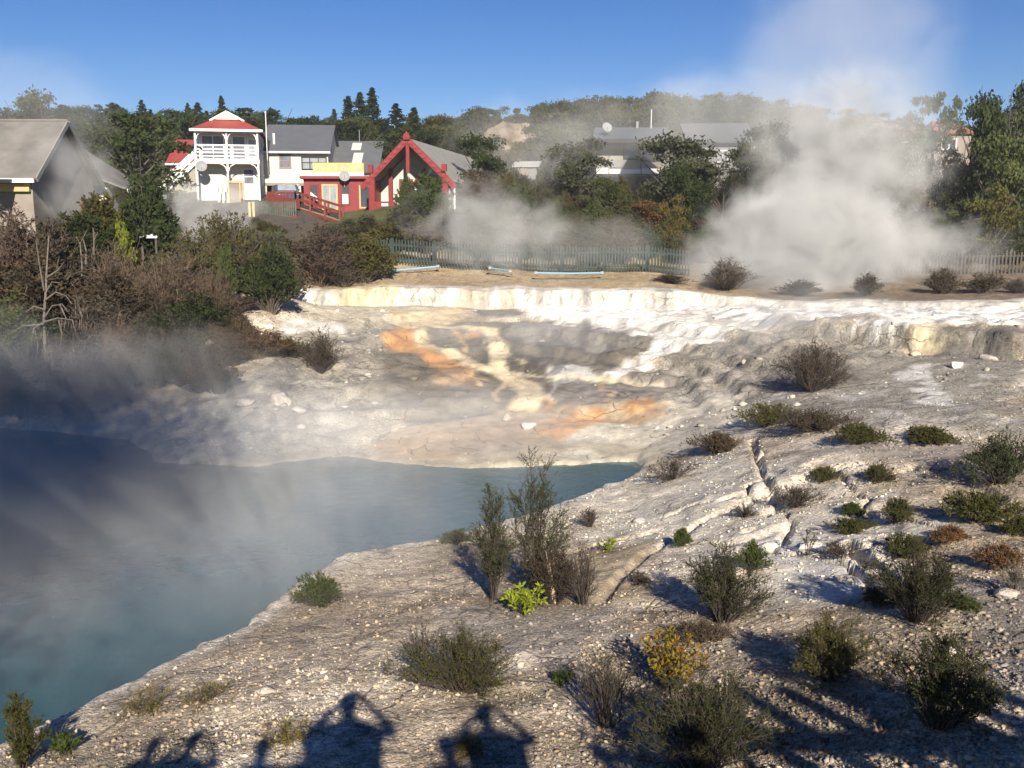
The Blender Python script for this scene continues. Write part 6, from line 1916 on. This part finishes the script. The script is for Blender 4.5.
for i in range(24):
    x_ = 3.4 + i * 0.31
    zt = 1.38
    MB().ext([(x_ - 0.075, 0.63, 0.08), (x_ + 0.075, 0.63, 0.08), (x_ + 0.075, 0.63, zt - 0.06), (x_, 0.63, zt), (x_ - 0.075, 0.63, zt - 0.06)], (0, 0.025, 0)).build('picket', TIM, r)
SKIN = mat('skin', (0.48, 0.30, 0.22), 0.6, 0.08, 6)
HAIR = mat('dark_hair', (0.05, 0.035, 0.025), 0.6, 0.2, 10)
def person(x, y, hgt, label, cloth, trous, arms='down', hat=False):
    k = hgt / 1.75
    J = {'pel': (0, 0, 0.95), 'ch': (0, 0.02, 1.25), 'nk': (0, 0.0, 1.47), 'hd': (0, 0.02, 1.58), 'top': (0, 0.02, 1.70)}
    V, E, Rr, idx_ = [], [], [], {}
    def add_(nm_, p, r_, par=None):
        idx_[nm_] = len(V); V.append(tuple(np.array(p) * k)); Rr.append((r_[0] * k, r_[1] * k))
        if par: E.append((idx_[par], idx_[nm_]))
    add_('pel', (0, 0, 0.95), (0.16, 0.12)); add_('ch', (0, 0.0, 1.2), (0.16, 0.115), 'pel'); add_('sh', (0, 0, 1.40), (0.15, 0.10), 'ch')
    add_('nk', (0, 0.01, 1.50), (0.055, 0.06), 'sh'); add_('hd', (0, 0.03, 1.60), (0.085, 0.10), 'nk'); add_('tp', (0, 0.02, 1.70), (0.07, 0.085), 'hd')
    for s_, n_ in ((-1, 'a'), (1, 'b')):
        add_('hip' + n_, (s_ * 0.10, 0, 0.86), (0.09, 0.095), 'pel'); add_('kn' + n_, (s_ * 0.11, 0.02, 0.48), (0.06, 0.065), 'hip' + n_)
        add_('an' + n_, (s_ * 0.11, 0, 0.09), (0.042, 0.045), 'kn' + n_); add_('to' + n_, (s_ * 0.12, 0.17, 0.035), (0.04, 0.03), 'an' + n_)
        add_('so' + n_, (s_ * 0.19, 0, 1.40), (0.06, 0.06), 'sh')
        if arms == 'phone':
            add_('el' + n_, (s_ * 0.40, 0.16, 1.30), (0.055, 0.055), 'so' + n_); add_('wr' + n_, (s_ * 0.12, 0.36, 1.50), (0.03, 0.03), 'el' + n_); add_('ha' + n_, (s_ * 0.08, 0.38, 1.56), (0.035, 0.025), 'wr' + n_)
        else:
            add_('el' + n_, (s_ * 0.27, 0.02, 1.12), (0.042, 0.042), 'so' + n_); add_('wr' + n_, (s_ * 0.24, 0.22, 0.98), (0.03, 0.03), 'el' + n_); add_('ha' + n_, (s_ * 0.22, 0.32, 0.96), (0.04, 0.025), 'wr' + n_)
    r = empty('person', (x, y, 5.0)); tag(r, label, 'person')
    me = bpy.data.meshes.new('body'); me.from_pydata(V, E, []); me.update()
    o = link_mesh('body', me, SKIN, r)
    sk = o.modifiers.new('skin', 'SKIN'); o.modifiers.new('sub', 'SUBSURF').levels = 2
    o.modifiers['sub'].render_levels = 2
    for i, q in enumerate(me.skin_vertices[0].data): q.radius = Rr[i]
    me.skin_vertices[0].data[0].use_root = True
    v_, f_ = ico(3)
    hv = v_ * np.array([0.105, 0.12, 0.10]) * k + np.array([0, 0.005, 1.68]) * k
    link_mesh('hair', np_mesh('hair', hv, f_), HAIR, r)
    if hat:
        MB().lathe([(0.21 * k, 0), (0.21 * k, 0.015), (0.12 * k, 0.03), (0.115 * k, 0.12 * k), (0.05, 0.13 * k)], (0, 0.02 * k, 1.69 * k), (0, 0, 1), 18).build('sun_hat', cloth, r)
    # jacket: a loose lofted body over the trunk
    prof = [(0.20, 0.80), (0.205, 0.95), (0.19, 1.15), (0.215, 1.35), (0.17, 1.45), (0.075, 1.50)]
    m_ = MB()
    ring = 16
    vs_ = [((pr * 1.5 * math.cos(2 * math.pi * j / ring)) * k, (pr * 0.72 * math.sin(2 * math.pi * j / ring)) * k, pz * k) for pr, pz in prof for j in range(ring)]
    fs_ = [(i * ring + j, i * ring + (j + 1) % ring, (i + 1) * ring + (j + 1) % ring, (i + 1) * ring + j) for i in range(len(prof) - 1) for j in range(ring)]
    fs_ += [tuple(range(ring))[::-1], tuple((len(prof) - 1) * ring + j for j in range(ring))]
    m_._add(vs_, fs_); m_.build('jacket', cloth, r, True)
    if arms == 'phone':
        MB().box(-0.07 * k, 0.07 * k, 0.40 * k, 0.41 * k, 1.52 * k, 1.60 * k).build('phone', SHADE, r)
    return r
JK = [mat('navy_jacket', (0.05, 0.06, 0.10), 0.8), mat('maroon_jacket', (0.18, 0.05, 0.05), 0.8), mat('grey_jacket', (0.22, 0.22, 0.22), 0.8), mat('green_jacket', (0.08, 0.12, 0.07), 0.8), mat('tan_jacket', (0.35, 0.28, 0.2), 0.8), mat('pale_blue_jacket', (0.25, 0.35, 0.5), 0.8), mat('black_jacket', (0.03, 0.03, 0.03), 0.8), mat('white_jacket', (0.6, 0.6, 0.6), 0.8), mat('orange_jacket', (0.5, 0.2, 0.05), 0.8), mat('brown_jacket', (0.15, 0.09, 0.05), 0.8), mat('purple_jacket', (0.15, 0.06, 0.2), 0.8)]
def head_from_shadow(px, py, yp):
    g_ = hit(px, py); L = np.array(Ldir)
    t_ = (yp - g_[1]) / L[1]
    return g_ + L * t_
for i, (px, py, yp, lab, arms, hat) in enumerate((
    (348, 708, -0.45, 'person on the deck in a navy jacket holding up a phone', 'phone', False),
    (192, 745, -0.3, 'person on the deck in a maroon jacket nearest the pool side of the deck', 'phone', False),
    (484, 720, -0.3, 'person on the deck in a grey jacket with raised arms', 'phone', False),
    (636, 740, -0.3, 'person on the deck in a green jacket and sun hat', 'phone', True),
    (858, 693, -0.1, 'tall person on the deck in a tan jacket', 'down', False),
    (262, 752, -0.6, 'unseen person added to fill out the shadows, in a pale blue jacket between maroon and navy jackets', 'down', False),  # from here on, extra people added to thicken the row of shadows
    (740, 757, -0.5, 'unseen person added to fill out the shadows, in a black jacket between sun hat and tan jacket', 'down', False),
    (146, 760, -0.4, 'unseen person added to fill out the shadows, in a white jacket at the pool end of the row', 'down', False),
    (448, 752, -0.8, 'unseen person added to fill out the shadows, in an orange jacket behind the grey jacket', 'down', False),
    (604, 758, -0.7, 'unseen person added to fill out the shadows, in a brown jacket beside the sun hat', 'down', False),
    (310, 748, -0.9, 'unseen person added to fill out the shadows, in a purple jacket right behind the phone holder', 'down', False))):
    hp = head_from_shadow(px, py, yp)
    person(hp[0], yp, min(1.95, max(1.35, (hp[2] - 5.0) * 1.75 / 1.63)), lab, JK[i], None, arms, hat)

# unseen trees added behind the viewer, left, crowns shaped to shade the pool
for x_, y_, h_, w_, kd, lab in ((-12.0, -7, 20.5, 11.0, 'round', 'unseen tall tree added to shade the pool, farther from the deck rail'), (-6.6, -7, 20.0, 11.0, 'round', 'unseen tall tree added to shade the pool, nearer the deck rail')):
    p_ = (x_, y_, h1(x_, max(y_, 2.0)) - 0.2)
    cm, tm = tree_tpl(kd, 'dark', 2)
    r = empty('shade_tree', p_); tag(r, lab, 'tree')
    rg_ = np.random.default_rng(3 + int(w_))
    pts = rg_.normal(0, 1, (34000, 3)) * np.array([0.25, 0.25, 0.115]) + np.array([0, 0, 0.76])
    pts = pts[(pts[:, 2] > 0.50) & (pts[:, 2] < 1.06)]
    vq, fq = leaf_quads(pts, 0.0078, rg_, 0.65)
    c_ = link_mesh('crown', np_mesh('crown', vq, fq), LEAF['dark'], r); c_.scale = (w_, w_, h_)
    t_ = link_mesh('trunk', tm, None, r); t_.scale = (w_, w_, h_)
